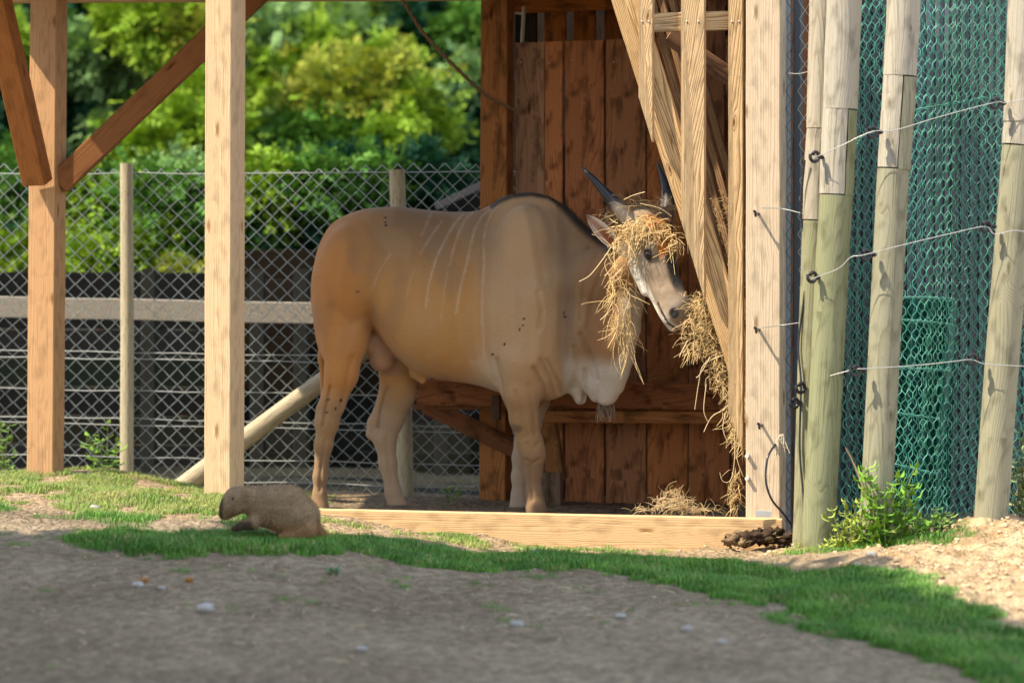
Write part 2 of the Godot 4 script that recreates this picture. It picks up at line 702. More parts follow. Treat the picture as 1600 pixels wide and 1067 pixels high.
# ---------------------------------------------------------------- ground
func make_heights() -> void:
	var pts := [
		-3.0, 7.0, -0.02, 0.0, 7.0, -0.03, 3.0, 7.0, -0.02,
		-2.0, 9.5, -0.01, 0.0, 9.5, -0.02, 2.0, 9.5, -0.03, -2.2, 11.0, 0.05, 0.0, 11.0, 0.0, 1.9, 10.4, 0.0, 3.5, 10.5, 0.05,
		-3.5, 12.3, 0.27, -2.2, 12.2, 0.2, -1.0, 12.3, 0.17, 0.0, 12.3, 0.05, 1.0, 12.2, 0.0, 2.0, 12.2, 0.10, 1.75, 12.6, 0.11, 3.5, 12.0, 0.15,
		-3.6, 13.2, 0.3, -2.3, 13.1, 0.26, -1.3, 13.0, 0.2, -0.6, 13.1, 0.11, 0.0, 13.1, 0.03, 0.8, 13.0, 0.0, 1.45, 13.1, 0.05, 1.85, 13.05, 0.11, 2.2, 12.95, 0.23, 2.7, 13.0, 0.2, 4.0, 13.0, 0.2,
		-3.6, 14.2, 0.29, -2.5, 14.0, 0.27, -1.7, 13.9, 0.25, -1.35, 13.9, 0.22, -0.9, 13.75, 0.14, -0.3, 13.7, 0.06, 0.2, 13.65, 0.0, 0.8, 13.5, 0.0, 1.2, 13.4, 0.0, 1.5, 13.4, 0.05, 2.0, 13.6, 0.1, 3.5, 14.0, 0.15,
		-3.5, 15.3, 0.25, -2.4, 15.3, 0.24, -1.5, 14.8, 0.15, -0.9, 14.6, 0.07, -0.2, 14.5, 0.06, 0.5, 14.3, 0.06, 1.0, 14.2, 0.06, 0.0, 15.3, 0.06, -1.0, 15.3, 0.07, 1.3, 15.3, 0.06, 2.5, 15.0, 0.1,
		-3.5, 16.6, 0.06, -2.2, 16.5, 0.05, -1.0, 16.4, 0.03, 0.0, 16.4, 0.0, 2.0, 16.5, 0.0, -3.0, 18.0, 0.0, 0.0, 18.0, 0.0, 3.0, 18.0, 0.0]
	heights.resize(81 * 75)
	var count := pts.size() / 3
	for j in 75:
		for i in 81:
			var x := -6.0 + i * 0.15
			var d := 7.0 + j * 0.15
			var ws := 0.0
			var hs := 0.0
			for q in count:
				var dx: float = x - pts[q * 3]
				var dd: float = d - pts[q * 3 + 1]
				var r := dx * dx + dd * dd + 0.012
				var w := 1.0 / (r * sqrt(r))
				ws += w
				hs += w * pts[q * 3 + 2]
			heights[j * 81 + i] = hs / ws
	lumps.frequency = 1.3
	lumps.fractal_octaves = 3
	lumps.seed = 4
	clods.frequency = 7.0
	clods.fractal_octaves = 3
	clods.seed = 9
	patches.frequency = 0.8
	patches.fractal_octaves = 4
	patches.seed = 21


func base_height(x: float, d: float) -> float:
	var fx := clampf((x + 6.0) / 0.15, 0.0, 79.99)
	var fd := clampf((d - 7.0) / 0.15, 0.0, 73.99)
	var i := int(fx)
	var j := int(fd)
	var a := fx - i
	var b := fd - j
	return lerpf(lerpf(heights[j * 81 + i], heights[j * 81 + i + 1], a), lerpf(heights[(j + 1) * 81 + i], heights[(j + 1) * 81 + i + 1], a), b)


# how bare and sandy the heap on the right is
func heap(x: float, d: float) -> float:
	return smoothstep(1.0, 1.65, x + (d - 12.5) * 0.25 + patches.get_noise_2d(x * 2.0, d * 2.0) * 0.4)


func ground_y(x: float, d: float) -> float:
	var rough := 0.006 + 0.026 * heap(x, d)
	return base_height(x, d) + lumps.get_noise_2d(x, d) * 0.02 + clods.get_noise_2d(x, d) * rough


func strip(x: float, d: float, line: Array, r: float) -> float:   # 1 on the line, 0 at distance r
	var best := 9.0
	for q in line.size() - 1:
		best = minf(best, (Geometry2D.get_closest_point_to_segment(Vector2(x, d), line[q], line[q + 1]) - Vector2(x, d)).length())
	return clampf(1.0 - best / r, 0.0, 1.0)


func turf(x: float, d: float) -> float:
	var n := patches.get_noise_2d(x * 2.6 + 40.0, d * 1.6)
	var n2 := clods.get_noise_2d(x * 0.45, d * 0.45)
	var n3 := clods.get_noise_2d(x * 0.9 + 5.0, d * 0.8)
	var band := strip(x, d, [Vector2(-1.5, 12.3), Vector2(-1.2, 12.25), Vector2(-0.9, 12.35), Vector2(-0.5, 12.5), Vector2(-0.25, 12.5)], 0.50)
	var b2 := maxf(strip(x, d, [Vector2(0.2, 12.65), Vector2(0.55, 12.6), Vector2(0.95, 12.12), Vector2(1.33, 11.4)], 0.60), maxf(strip(x, d, [Vector2(1.33, 11.4), Vector2(1.55, 10.5)], 0.52), strip(x, d, [Vector2(1.55, 10.5), Vector2(1.78, 9.65), Vector2(1.95, 9.2)], 0.33)))
	var m := maxf(smoothstep(0.22, 0.6, band + n * 0.5 + n3 * 0.45) * smoothstep(0.0, 0.2, band), smoothstep(0.2, 0.55, b2 + n * 0.35 + n3 * 0.35) * smoothstep(0.0, 0.2, b2))
	var left := smoothstep(12.75, 13.1, d) * (1.0 - smoothstep(15.9, 16.4, d)) * (1.0 - smoothstep(-1.25, -0.85, x))
	m = maxf(m, left * smoothstep(-0.26, 0.1, n + n2 * 0.5))
	var edge := smoothstep(13.1, 13.3, d) * (1.0 - smoothstep(13.6, 13.75, d)) * (1.0 - smoothstep(-0.3, 1.2, x))
	m = maxf(m, edge * 0.6 * smoothstep(0.0, 0.25, n2 + n * 0.5))
	var weeds := strip(x, d, [Vector2(1.4, 13.0), Vector2(1.75, 13.0), Vector2(1.95, 12.85)], 0.26)
	m = maxf(m, 0.5 * smoothstep(0.25, 0.7, weeds + n2 * 0.4))
	m = maxf(m, 0.06 * smoothstep(0.33, 0.40, n2 + n * 0.2) * (1.0 - heap(x, d)) * smoothstep(10.5, 11.5, d))
	return clampf(m, 0.0, 1.0)


func axis(lo: float, hi: float, step: float, far: float) -> PackedFloat32Array:
	var out := PackedFloat32Array()
	var w := step
	var p := lo
	var before := PackedFloat32Array()
	while p > -far:
		w *= 1.35
		p -= w
		before.append(p)
	before.reverse()
	out.append_array(before)
	var c := int(round((hi - lo) / step))
	for q in c + 1:
		out.append(lo + q * step)
	w = step
	p = hi
	while p < far:
		w *= 1.35
		p += w
		out.append(p)
	return out


func make_ground() -> void:
	var xs := axis(-3.2, 3.2, 0.026, 260.0)
	var ds := axis(8.6, 16.9, 0.03, 260.0)
	var sh := Shape.new()
	var nx := xs.size()
	for d in ds:
		for x in xs:
			var near := clampf(1.0 - (maxf(absf(x) - 5.0, 0.0) + maxf(absf(d - 12.0) - 6.0, 0.0)) * 0.3, 0.0, 1.0)
			var y := (ground_y(x, d) if near > 0.0 else 0.0) * near - maxf(d - 17.0, 0.0) * 0.004
			var s := heap(x, d)
			var t := turf(x, d) * near
			var n := patches.get_noise_2d(x * 1.1 + 9.0, d * 1.6)
			var nb := clods.get_noise_2d(x * 0.6, d * 1.3 + 30.0)
			var dirt := lin(0.38, 0.305, 0.21).lerp(lin(0.25, 0.195, 0.13), clampf(0.5 + n * 0.8 + nb * 0.4, 0, 1))
			var sand := lin(0.60, 0.44, 0.27).lerp(lin(0.42, 0.29, 0.16), clampf(0.5 + nb * 1.6, 0, 1))
			var col := dirt.lerp(sand, maxf(s, 0.55 * smoothstep(12.8, 13.2, d)))
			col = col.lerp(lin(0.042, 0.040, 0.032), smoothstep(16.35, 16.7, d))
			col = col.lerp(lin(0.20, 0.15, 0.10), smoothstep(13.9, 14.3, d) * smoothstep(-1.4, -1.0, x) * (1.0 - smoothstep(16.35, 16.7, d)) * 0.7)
			col = col.lerp(lin(0.13, 0.135, 0.06), t * 0.75)
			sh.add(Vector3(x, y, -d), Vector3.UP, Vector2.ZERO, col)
	for j in ds.size():
		for i in nx:
			var o := j * nx + i
			var l := o - 1 if i > 0 else o
			var r := o + 1 if i < nx - 1 else o
			var u := o - nx if j > 0 else o
			var w := o + nx if j < ds.size() - 1 else o
			sh.n[o] = (sh.v[r] - sh.v[l]).cross(sh.v[u] - sh.v[w]).normalized() * -1.0
			if sh.n[o].y < 0.0:
				sh.n[o] = -sh.n[o]
	for j in ds.size() - 1:
		for i in nx - 1:
			var o := j * nx + i
			sh.quad(o, o + 1, o + nx + 1, o + nx)
	put(sh, "ground", M.soil).set_meta("kind", "structure")


func blade_mesh(blades: int, sd: int, tall: float) -> ArrayMesh:
	var sh := Shape.new()
	var g := RandomNumberGenerator.new()
	g.seed = sd
	for b in blades:
		var an := g.randf() * TAU
		var at := Vector3(g.randf_range(-0.035, 0.035), -0.004, g.randf_range(-0.035, 0.035))
		var out := Vector3(cos(an), 0, sin(an))
		var across := Vector3(-out.z, 0, out.x) * g.randf_range(0.0008, 0.0016)
		var h := tall * g.randf_range(0.55, 1.15)
		var lean := g.randf_range(0.15, 0.9) * h
		var p0 := at
		var p1 := at + out * lean * 0.3 + Vector3(0, h * 0.62, 0)
		var p2 := at + out * lean + Vector3(0, h, 0)
		var nn := (Vector3.UP * 0.5 + out * -0.8).normalized()
		var col := vary(Color(0.9, 0.9, 0.9), 0.12)
		var a0 := sh.add(p0 - across, nn, Vector2.ZERO, col)
		var a1 := sh.add(p0 + across, nn, Vector2.ZERO, col)
		var b0 := sh.add(p1 - across * 0.8, nn, Vector2.ZERO, col)
		var b1 := sh.add(p1 + across * 0.8, nn, Vector2.ZERO, col)
		var t := sh.add(p2, (nn + Vector3.UP * 0.4).normalized(), Vector2.ZERO, col)
		sh.quad(a0, a1, b1, b0)
		sh.tri(b0, b1, t)
	return sh.mesh(M.grass)


func scatter(called: String, mesh: ArrayMesh, where: Array, cols: Array, parent: Node3D = null) -> MultiMeshInstance3D:
	var mm := MultiMesh.new()
	mm.transform_format = MultiMesh.TRANSFORM_3D
	mm.use_colors = true
	mm.mesh = mesh
	mm.instance_count = where.size()
	for q in where.size():
		mm.set_instance_transform(q, where[q])
		mm.set_instance_color(q, cols[q])
	var o := MultiMeshInstance3D.new()
	o.multimesh = mm
	o.set_meta("kind", "stuff")
	if parent:
		o.name = called
		parent.add_child(o, true)
	else:
		o.name = numbered(called)
		add_child(o)
	return o


func make_grass() -> void:
	var lots := [[], [], []]
	var tint := [[], [], []]
	var tries := 170000
	for q in tries:
		var d := sqrt(rn(9.3 * 9.3, 16.3 * 16.3))
		var x := rn(-0.2, 0.2) * d
		var m := turf(x, d)
		if rng.randf() > m * 1.05:
			continue
		if d > 13.75 and x > -1.0:
			continue
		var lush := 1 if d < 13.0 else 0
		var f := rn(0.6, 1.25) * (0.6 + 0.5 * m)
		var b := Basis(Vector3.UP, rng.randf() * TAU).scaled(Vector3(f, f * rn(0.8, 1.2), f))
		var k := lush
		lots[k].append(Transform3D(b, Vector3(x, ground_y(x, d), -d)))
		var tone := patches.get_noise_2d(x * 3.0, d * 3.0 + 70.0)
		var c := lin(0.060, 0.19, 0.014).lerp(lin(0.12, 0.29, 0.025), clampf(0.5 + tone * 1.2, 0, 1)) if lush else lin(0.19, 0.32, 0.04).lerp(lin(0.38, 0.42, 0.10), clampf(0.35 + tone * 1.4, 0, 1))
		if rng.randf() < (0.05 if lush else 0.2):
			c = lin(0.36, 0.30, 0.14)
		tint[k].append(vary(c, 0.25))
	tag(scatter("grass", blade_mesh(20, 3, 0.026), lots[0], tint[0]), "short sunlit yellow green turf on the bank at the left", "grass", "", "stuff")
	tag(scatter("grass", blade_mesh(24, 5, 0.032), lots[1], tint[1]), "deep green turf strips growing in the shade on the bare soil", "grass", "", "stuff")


func pebble(px: float, py: float, w: float, label: String) -> void:
	var d := 11.0
	for q in 12:   # walk to the ground
		var g := P(px, py, d)
		d += (g.y - ground_y(g.x, d)) * 3.0
	var at := P(px, py, d)
	at.y = ground_y(at.x, d)
	var sh := Shape.new()
	var r := w * d / F * 0.5
	ball(sh, at + Vector3(0, r * 0.35, 0), Vector3(r, r * rn(0.5, 0.7), r * rn(0.7, 1.0)), vary(lin(0.62, 0.60, 0.56), 0.1), 0.35)
	tag(put(sh, "pebble", M.stone), label, "pebble", "pale stones on the bare soil")


func make_crumbs() -> void:
	var sh := Shape.new()
	ball(sh, Vector3.ZERO, Vector3(1.0, 0.7, 0.9), Color.WHITE, 0.7, 5, 7)
	var lots := [[], []]
	var tint := [[], []]
	for q in 6000:
		var d := sqrt(rn(9.2 * 9.2, 13.7 * 13.7))
		var x := rn(-0.2, 0.2) * d
		var s := heap(x, d)
		if turf(x, d) > 0.3 or rng.randf() > 0.35 + 0.65 * s:
			continue
		var r := 0.003 + 0.007 * pow(rng.randf(), 4.0) + (0.010 * pow(rng.randf(), 5.0) if s > 0.5 else 0.0)
		var k := 1 if s > 0.5 else 0
		lots[k].append(Transform3D(Basis(Vector3.UP, rng.randf() * TAU).scaled(Vector3.ONE * r), Vector3(x, ground_y(x, d) + r * 0.2, -d)))
		var c := lin(0.29, 0.225, 0.155) if k == 0 else lin(0.50, 0.36, 0.215)
		tint[k].append(vary(c, 0.2))
	tag(scatter("soil_crumbs", sh.mesh(M.plain), lots[0], tint[0]), "loose crumbs of grey brown earth over the shaded bare soil", "soil", "", "stuff")
	tag(scatter("sand_crumbs", sh.mesh(M.plain), lots[1], tint[1]), "loose crumbs of pale sand over the sunlit heap at the right", "sand", "", "stuff")
	var st := Shape.new()
	for q in 260:
		var d := sqrt(rn(9.6 * 9.6, 13.6 * 13.6))
		var x := rn(-0.2, 0.2) * d
		var an := rng.randf() * TAU
		var p := Vector3(x, ground_y(x, d) + 0.006, -d)
		var e := p + Vector3(cos(an), 0, sin(an)) * rn(0.02, 0.07)
		e.y = ground_y(e.x, -e.z) + rn(0.004, 0.014)
		tube(st, [p, p.lerp(e, 0.5) + Vector3(0, 0.006, 0), e], 0.0016, 0.001, 3, vary(lin(0.48, 0.38, 0.23), 0.4), false)
	tag(put(st, "straw_litter", M.hay), "scattered dry straw bits littering the bare soil", "straw", "", "stuff")


func make_stones() -> void:
	pebble(321, 956, 30, "largest pale stone, lying on the bare shaded soil below the prairie dog")
	pebble(215, 917, 18, "small white stone on the soil at the lower left, above an orange crumb")
	pebble(252, 921, 12, "little greyish stone just right of the small white one at lower left")
	pebble(807, 981, 24, "flat pale stone lying in the middle of the shaded soil")
	pebble(970, 966, 18, "pale stone below the middle of the shaded turf strip")
	pebble(1073, 987, 20, "round white stone left of the last round white one")
	pebble(1130, 1007, 18, "round white stone nearest to the lower right, in shaded soil")
	pebble(838, 882, 15, "white stone in the gap between the two shaded turf strips")
	pebble(841, 868, 20, "pinkish pale stone in the sun under the timber sill")
	pebble(565, 1017, 18, "faint grey stone low in the shaded soil, left of the middle")
	pebble(1362, 868, 18, "pale stone at the left foot of the sandy heap")
	pebble(1340, 884, 12, "tiny pale stone beside the shade line left of the sandy heap")
	pebble(1492, 948, 16, "white stone in the lower slope of the sandy heap")
	pebble(1560, 985, 14, "white stone lowest in the sandy heap above the turf")
	pebble(147, 797, 16, "white stone in the sunny turf at the left")
	var mud := Shape.new()
	for q in 46:
		var t := rng.randf()
		var px := 1136 + t * 112
		var at := P(px, 852 - rng.randf() * (14 + 12 * sin(t * 3.0)), 13.42 + rn(-0.06, 0.04))
		var r := rn(0.010, 0.030)
		var col := lin(0.075, 0.05, 0.034) if rng.randf() < 0.4 + 0.4 * t else lin(0.30, 0.215, 0.13)
		ball(mud, at, Vector3(r * rn(0.9, 1.5), r * rn(0.6, 0.9), r), vary(col, 0.3), 0.9, 8, 11)
	tag(put(mud, "mud", M.soil), "heap of dug dark and pale mud against the right end of the sill", "mud", "", "stuff")
	var k := 0
	var say2 := ["orange crumb of food on the shaded soil at lower left", "second orange crumb on the soil, right of the first"]
	k = 0
	for c in [[223, 928], [295, 925]]:
		var sh := Shape.new()
		var at := P(c[0], c[1], 11.3)
		at.y = ground_y(at.x, 11.3) + 0.008
		ball(sh, at, Vector3(0.016, 0.010, 0.012), lin(0.55, 0.22, 0.03), 0.4)
		tag(put(sh, "food_crumb", M.stone), say2[k], "crumb", "orange crumbs")
		k += 1


# ---------------------------------------------------------------- shelter
const SUNNY := Color(0.65, 0.485, 0.305)
const OLDWOOD := Color(0.58, 0.425, 0.245)
const RUST := Color(0.40, 0.14, 0.03)
const BROWN := Color(0.24, 0.110, 0.052)


# a post whose front face runs from this left edge, w wide and t deep
func post_ends(px0: float, py0: float, px1: float, py1: float, d: float, w: float, t: float) -> Array:
	return [P(px0, py0, d) + SIDE * w * 0.5 + INTO * t * 0.5, P(px1, py1, d) + SIDE * w * 0.5 + INTO * t * 0.5]


func wall_depth(px: float) -> float:
	return 15.85 - (px - 757.0) * 0.00116


func make_shelter() -> void:
	var s := thing("shelter", Vector3(0, 0, -14.5), "open fronted timber shelter of brown boards and pale posts around the antelope", "shelter")
	var e: Array
	# pale front post, darker rear post, corner post at the right
	e = post_ends(320, -60, 318, 775, 14.0, 0.142, 0.17)
	timber(s, "post", e[0], e[1] - Vector3(0, 0.1, 0), SIDE, 0.142, 0.17, M.post, SUNNY)
	e = post_ends(46, -60, 40, 745, 15.3, 0.16, 0.13)
	timber(s, "post", e[0], e[1] - Vector3(0, 0.1, 0), SIDE, 0.16, 0.13, M.post, lin(0.52, 0.315, 0.165))
	e = post_ends(1162, -60, 1162, 815, 13.6, 0.193, 0.12)
	timber(s, "corner_post", e[0], e[1] - Vector3(0, 0.1, 0), SIDE, 0.170, 0.12, M.post, lin(0.58, 0.475, 0.355))
	var ba := P(1214, -60, 13.6) + SIDE * 0.021 + INTO * 0.035
	var bb := P(1214, 815, 13.6) + SIDE * 0.021 + INTO * 0.035
	timber(s, "batten", ba, bb - Vector3(0, 0.1, 0), SIDE, 0.028, 0.05, M.post, lin(0.52, 0.45, 0.38))
	# braces from the rear post
	timber(s, "brace", P(92, 286, 15.33), P(420, -28, 15.33), Vector3.UP, 0.125, 0.10, M.post, lin(0.30, 0.135, 0.055))
	timber(s, "brace", P(58, 285, 15.2), P(-22, -70, 14.75), SIDE, 0.135, 0.10, M.post, lin(0.33, 0.13, 0.04))
	timber(s, "beam", P(-120, -7, 15.42), P(760, -12, 15.42), Vector3.UP, 0.08, 0.12, M.post, SUNNY)
	timber(s, "beam", P(300, -62, 14.1), P(1215, -62, 13.75), Vector3.UP, 0.14, 0.10, M.post, SUNNY)
	# sill along the ground
	timber(s, "sill", P(380, 860, 13.98), P(1222, 880, 13.53), Vector3.UP, 0.43, 0.06, M.post, lin(0.68, 0.465, 0.25))
	# back corner post
	var wd := wall_depth(757.0)
	timber(s, "corner_post", P(778, -70, wd - 0.1), P(774, 815, wd - 0.1), SIDE, 0.155, 0.12, M.board, lin(0.33, 0.145, 0.05))
	# boards of the back wall, alternately proud
	var edge := [806, 852, 883, 947, 1012, 1077, 1143, 1180]
	var tone := [lin(0.36, 0.205, 0.115), lin(0.44, 0.185, 0.075), lin(0.40, 0.165, 0.072), lin(0.35, 0.165, 0.080), lin(0.41, 0.165, 0.058), lin(0.36, 0.15, 0.060), lin(0.37, 0.16, 0.066)]
	for q in edge.size() - 1:
		var px: float = (edge[q] + edge[q + 1]) * 0.5
		var proud := 0.02 if q == 1 else 0.004 * (q % 3)
		var d := wall_depth(px) - proud
		var gap: float = 1.0 if q == 0 else 3.5
		var w: float = (edge[q + 1] - edge[q] - gap) * d / F / 0.944
		var top := 67.0 - (px - 806.0) * 0.034
		var b := timber(s, "wall_board", P(px - gap * 0.5 + 0.5, top, d), P(px - gap * 0.5 + 0.5, 812, d), SIDE, w, 0.022, M.board, vary(tone[q] * 1.1, 0.06))
		var sc := Shape.new()
		for y in [98 - q, 588 + q]:
			for dx in [-0.3, 0.3]:
				ball(sc, P(px + dx * (edge[q + 1] - edge[q]), y + rn(-3, 3), d) + FRONT * 0.0125, Vector3(0.0045, 0.0045, 0.003), lin(0.5, 0.48, 0.45), 0.0, 4, 6)
		put(sc, "screw_heads", M.wire, s, "stuff")
	# inner wall seen above the boards
	var q2 := 0
	for px in [822, 868, 914, 962, 1010, 1058, 1106, 1154, 1202]:
		timber(s, "inner_board", P(px, -75, 16.15), P(px, 110, 16.15), SIDE, 0.13, 0.03, M.board, vary(RUST, 0.2) if q2 != 0 else lin(0.03, 0.02, 0.015))
		q2 += 1
	var dark := Shape.new()
	beam(dark, P(780, -75, 16.25), P(780, 860, 16.25), SIDE, 0.02, 0.02, lin(0.02, 0.015, 0.01))
	beam(dark, P(990, -75, 16.27), P(990, 860, 16.27), SIDE, 1.75, 0.03, lin(0.02, 0.014, 0.01))
	put(dark, "back_panel", M.board, s)
	timber(s, "rail", P(800, 8, 16.05), P(1180, -6, 15.6), Vector3.UP, 0.09, 0.05, M.board, RUST)
	var pipe := Shape.new()
	tube(pipe, [P(816, 66, 15.95), P(819, 10, 15.95)], 0.011, 0.011, 8, lin(0.45, 0.42, 0.33))
	tube(pipe, [P(819, 22, 15.95), P(806, 20, 15.97)], 0.007, 0.007, 8, lin(0.45, 0.42, 0.33))
	put(pipe, "pipe", M.plain, s)
	# side wall at the right, running back from the corner post
	var c0 := P(1205, 815, 13.75)
	for q in 9:
		var m := c0 + INTO * (0.12 + q * 0.235)
		m.y = 0.02
		timber(s, "side_board", m, m + Vector3(0, 3.0, 0), INTO, 0.228, 0.025, M.board, vary(BROWN, 0.2))
	# roof: rafters and sheets, left gable just past the rear post
	var rf := Shape.new()
	var y := 3.03
	var lo := Vector3(-3.03, y, -16.15)
	var hi := Vector3(1.75, y, -13.99)
	beam(rf, Vector3(lo.x, y + 0.07, (lo.z + hi.z) / 2), Vector3(hi.x, y + 0.07, (lo.z + hi.z) / 2), Vector3(0, 0, 1), hi.z - lo.z, 0.04, lin(0.30, 0.16, 0.08))
	put(rf, "roof", M.board, s)
	for q in 7:
		var x: float = -2.9 + q * 0.75
		timber(s, "rafter", Vector3(x, y - 0.01, hi.z - 0.03), Vector3(x, y - 0.01, lo.z + 0.03), Vector3.UP, 0.11, 0.07, M.board, lin(0.32, 0.16, 0.07))
	# bolts and plate on the corner post
	for py in [712, 747]:
		var bt := Shape.new()
		var at := P(1170, py, 13.6)
		tube(bt, [at, at + FRONT * 0.035], 0.010, 0.010, 10, lin(0.55, 0.54, 0.51))
		put(bt, "bolt", M.plastic, s)
	var pl := Shape.new()
	beam(pl, P(1181, 802, 13.5), P(1206, 803, 13.5), Vector3.UP, 0.03, 0.004, lin(0.55, 0.55, 0.55))
	put(pl, "metal_plate", M.wire, s)
	# manger shelf along the back wall
	var g := thing("manger", Vector3(0, 0, -15.3), "long dark brown timber trough fixed to the back wall behind the antelope", "manger")
	var off := 0.36
	timber(g, "front_board", P(652, 613, wall_depth(652) - off), P(1148, 620, wall_depth(1148) - off), Vector3.UP, 0.145, 0.03, M.board, lin(0.24, 0.10, 0.04))
	timber(g, "rail", P(800, 651, wall_depth(800) - off + 0.012), P(1146, 652, wall_depth(1146) - off + 0.012), Vector3.UP, 0.065, 0.05, M.board, lin(0.30, 0.135, 0.05))
	timber(g, "bottom_board", P(660, 634, wall_depth(660) - off + 0.2), P(1146, 634, wall_depth(1146) - off + 0.2), INTO, 0.32, 0.025, M.board, BROWN)
	timber(g, "end_block", P(775, 618, wall_depth(775) - off - 0.03), P(775, 656, wall_depth(775) - off - 0.03), SIDE, 0.05, 0.03, M.board, lin(0.10, 0.06, 0.04))
	timber(g, "brace", P(664, 632, wall_depth(664) - off + 0.04), P(806, 702, wall_depth(806) - 0.12), Vector3.UP, 0.10, 0.05, M.board, lin(0.20, 0.09, 0.04))
	timber(g, "brace", P(852, 640, wall_depth(852) - off + 0.02), P(872, 748, wall_depth(872) - 0.2), SIDE, 0.10, 0.05, M.board, lin(0.30, 0.15, 0.06))
	timber(g, "leg", P(856, 738, wall_depth(856) - 0.24), P(856, 815, wall_depth(856) - 0.24), SIDE, 0.16, 0.05, M.board, lin(0.20, 0.14, 0.10))
	make_rack()
	make_rope()


func make_rack() -> void:
	var r := thing("hay_rack", Vector3(1.0, 0, -14.2), "triangular wooden hay rack of grey slats beside the corner post", "hay rack")
	var d := 13.74
	# slats, cut along the slope of the rack: left edge, right edge, top, lower end of the left edge, of the right edge
	for c in [[1000, 1021, 1, 152, 222], [1066, 1096, 0, 345, 465], [1140, 1162, 2, 640, 705]]:
		var sh := Shape.new()
		var fr := FRONT * 0.02
		var col := vary(OLDWOOD, 0.05)
		var pa: float = c[0]
		var pb: float = c[1] + 6.0 if c[2] == 0 else c[1]
		var q := [P(pa, -60, d), P(pb, -60, d), P(pb, c[4], d), P(pa, c[3], d)]
		var uo := Vector2(rn(0, 1), rn(0, 1))
		sh.flat(q[0] + fr, q[1] + fr, q[2] + fr, q[3] + fr, FRONT, col, uo)
		sh.flat(q[0] - fr, q[1] - fr, q[2] - fr, q[3] - fr, -FRONT, col, uo)
		for k in 4:
			var a: Vector3 = q[k]
			var b: Vector3 = q[(k + 1) % 4]
			var nn := (b - a).cross(FRONT).normalized()
			var mid: Vector3 = (q[0] + q[2]) * 0.5
			if nn.dot((a + b) * 0.5 - mid) < 0.0:
				nn = -nn
			sh.flat(a + fr, a - fr, b - fr, b + fr, nn, col, uo)
		for k in sh.u.size():
			sh.u[k].y *= 0.67
		put(sh, "slat", M.weathered, r)
		for dx in [0.25, 0.75]:
			var sc := Shape.new()
			ball(sc, P(lerpf(pa, pb, dx), 34, d) + FRONT * 0.021, Vector3(0.005, 0.005, 0.003), lin(0.55, 0.53, 0.5), 0.0, 4, 6)
			put(sc, "screw_head", M.wire, r)
	var slope := (P(1150, 640, d) - P(967, -40, d)).normalized()
	var sid := (SIDE - slope * SIDE.dot(slope)).normalized()
	var back := INTO * 0.05
	timber(r, "sloping_board", P(956, -60, d) + back, P(1182, 655, d) + back, sid, 0.142, 0.03, M.weathered, lin(0.62, 0.43, 0.22))
	timber(r, "crossbar", P(1010, 34, d) + INTO * 0.045, P(1150, 31, d) + INTO * 0.045, Vector3.UP, 0.092, 0.04, M.weathered, OLDWOOD)
	timber(r, "short_block", P(982, 8, d) + INTO * 0.09, P(988, 45, d) + INTO * 0.09, SIDE, 0.03, 0.04, M.weathered, OLDWOOD)
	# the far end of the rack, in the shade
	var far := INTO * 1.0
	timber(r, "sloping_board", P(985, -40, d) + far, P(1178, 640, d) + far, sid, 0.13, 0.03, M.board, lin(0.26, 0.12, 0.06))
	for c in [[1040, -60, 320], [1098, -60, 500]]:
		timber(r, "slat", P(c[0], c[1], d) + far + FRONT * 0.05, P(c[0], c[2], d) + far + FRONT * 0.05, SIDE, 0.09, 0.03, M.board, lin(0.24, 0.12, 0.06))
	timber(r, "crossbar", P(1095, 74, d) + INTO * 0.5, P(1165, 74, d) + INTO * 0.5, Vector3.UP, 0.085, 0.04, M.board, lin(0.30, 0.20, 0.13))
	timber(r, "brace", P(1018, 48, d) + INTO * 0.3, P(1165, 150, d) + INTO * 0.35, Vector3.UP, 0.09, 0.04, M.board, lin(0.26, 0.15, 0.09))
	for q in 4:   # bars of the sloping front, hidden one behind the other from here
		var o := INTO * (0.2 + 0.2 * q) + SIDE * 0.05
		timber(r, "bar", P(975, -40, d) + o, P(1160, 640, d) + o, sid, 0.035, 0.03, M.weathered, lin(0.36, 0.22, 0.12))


func make_rope() -> void:
	var c := curve([P(600, -50, 15.4), P(630, 2, 15.4), P(662, 52, 15.42), P(712, 105, 15.5), P(762, 150, 15.6), P(806, 172, 15.66)], 16)
	var o := thing("rope", P(806, 172, 15.66), "thin brown twisted rope hanging down to the shelter's back corner", "rope")
	for s in 2:
		var sh := Shape.new()
		var pts := []
		for q in c.size():
			var an := q * 0.9 + PI * s
			pts.append(c[q] + Vector3(cos(an), sin(an) * 0.5, sin(an)) * 0.006)
		tube(sh, pts, 0.007, 0.007, 6, lin(0.16, 0.095, 0.05))
		put(sh, "strand", M.hay, o)


# ---------------------------------------------------------------- wire fence behind
func fence_depth(px: float) -> float:
	return 16.75 - px * 0.0006


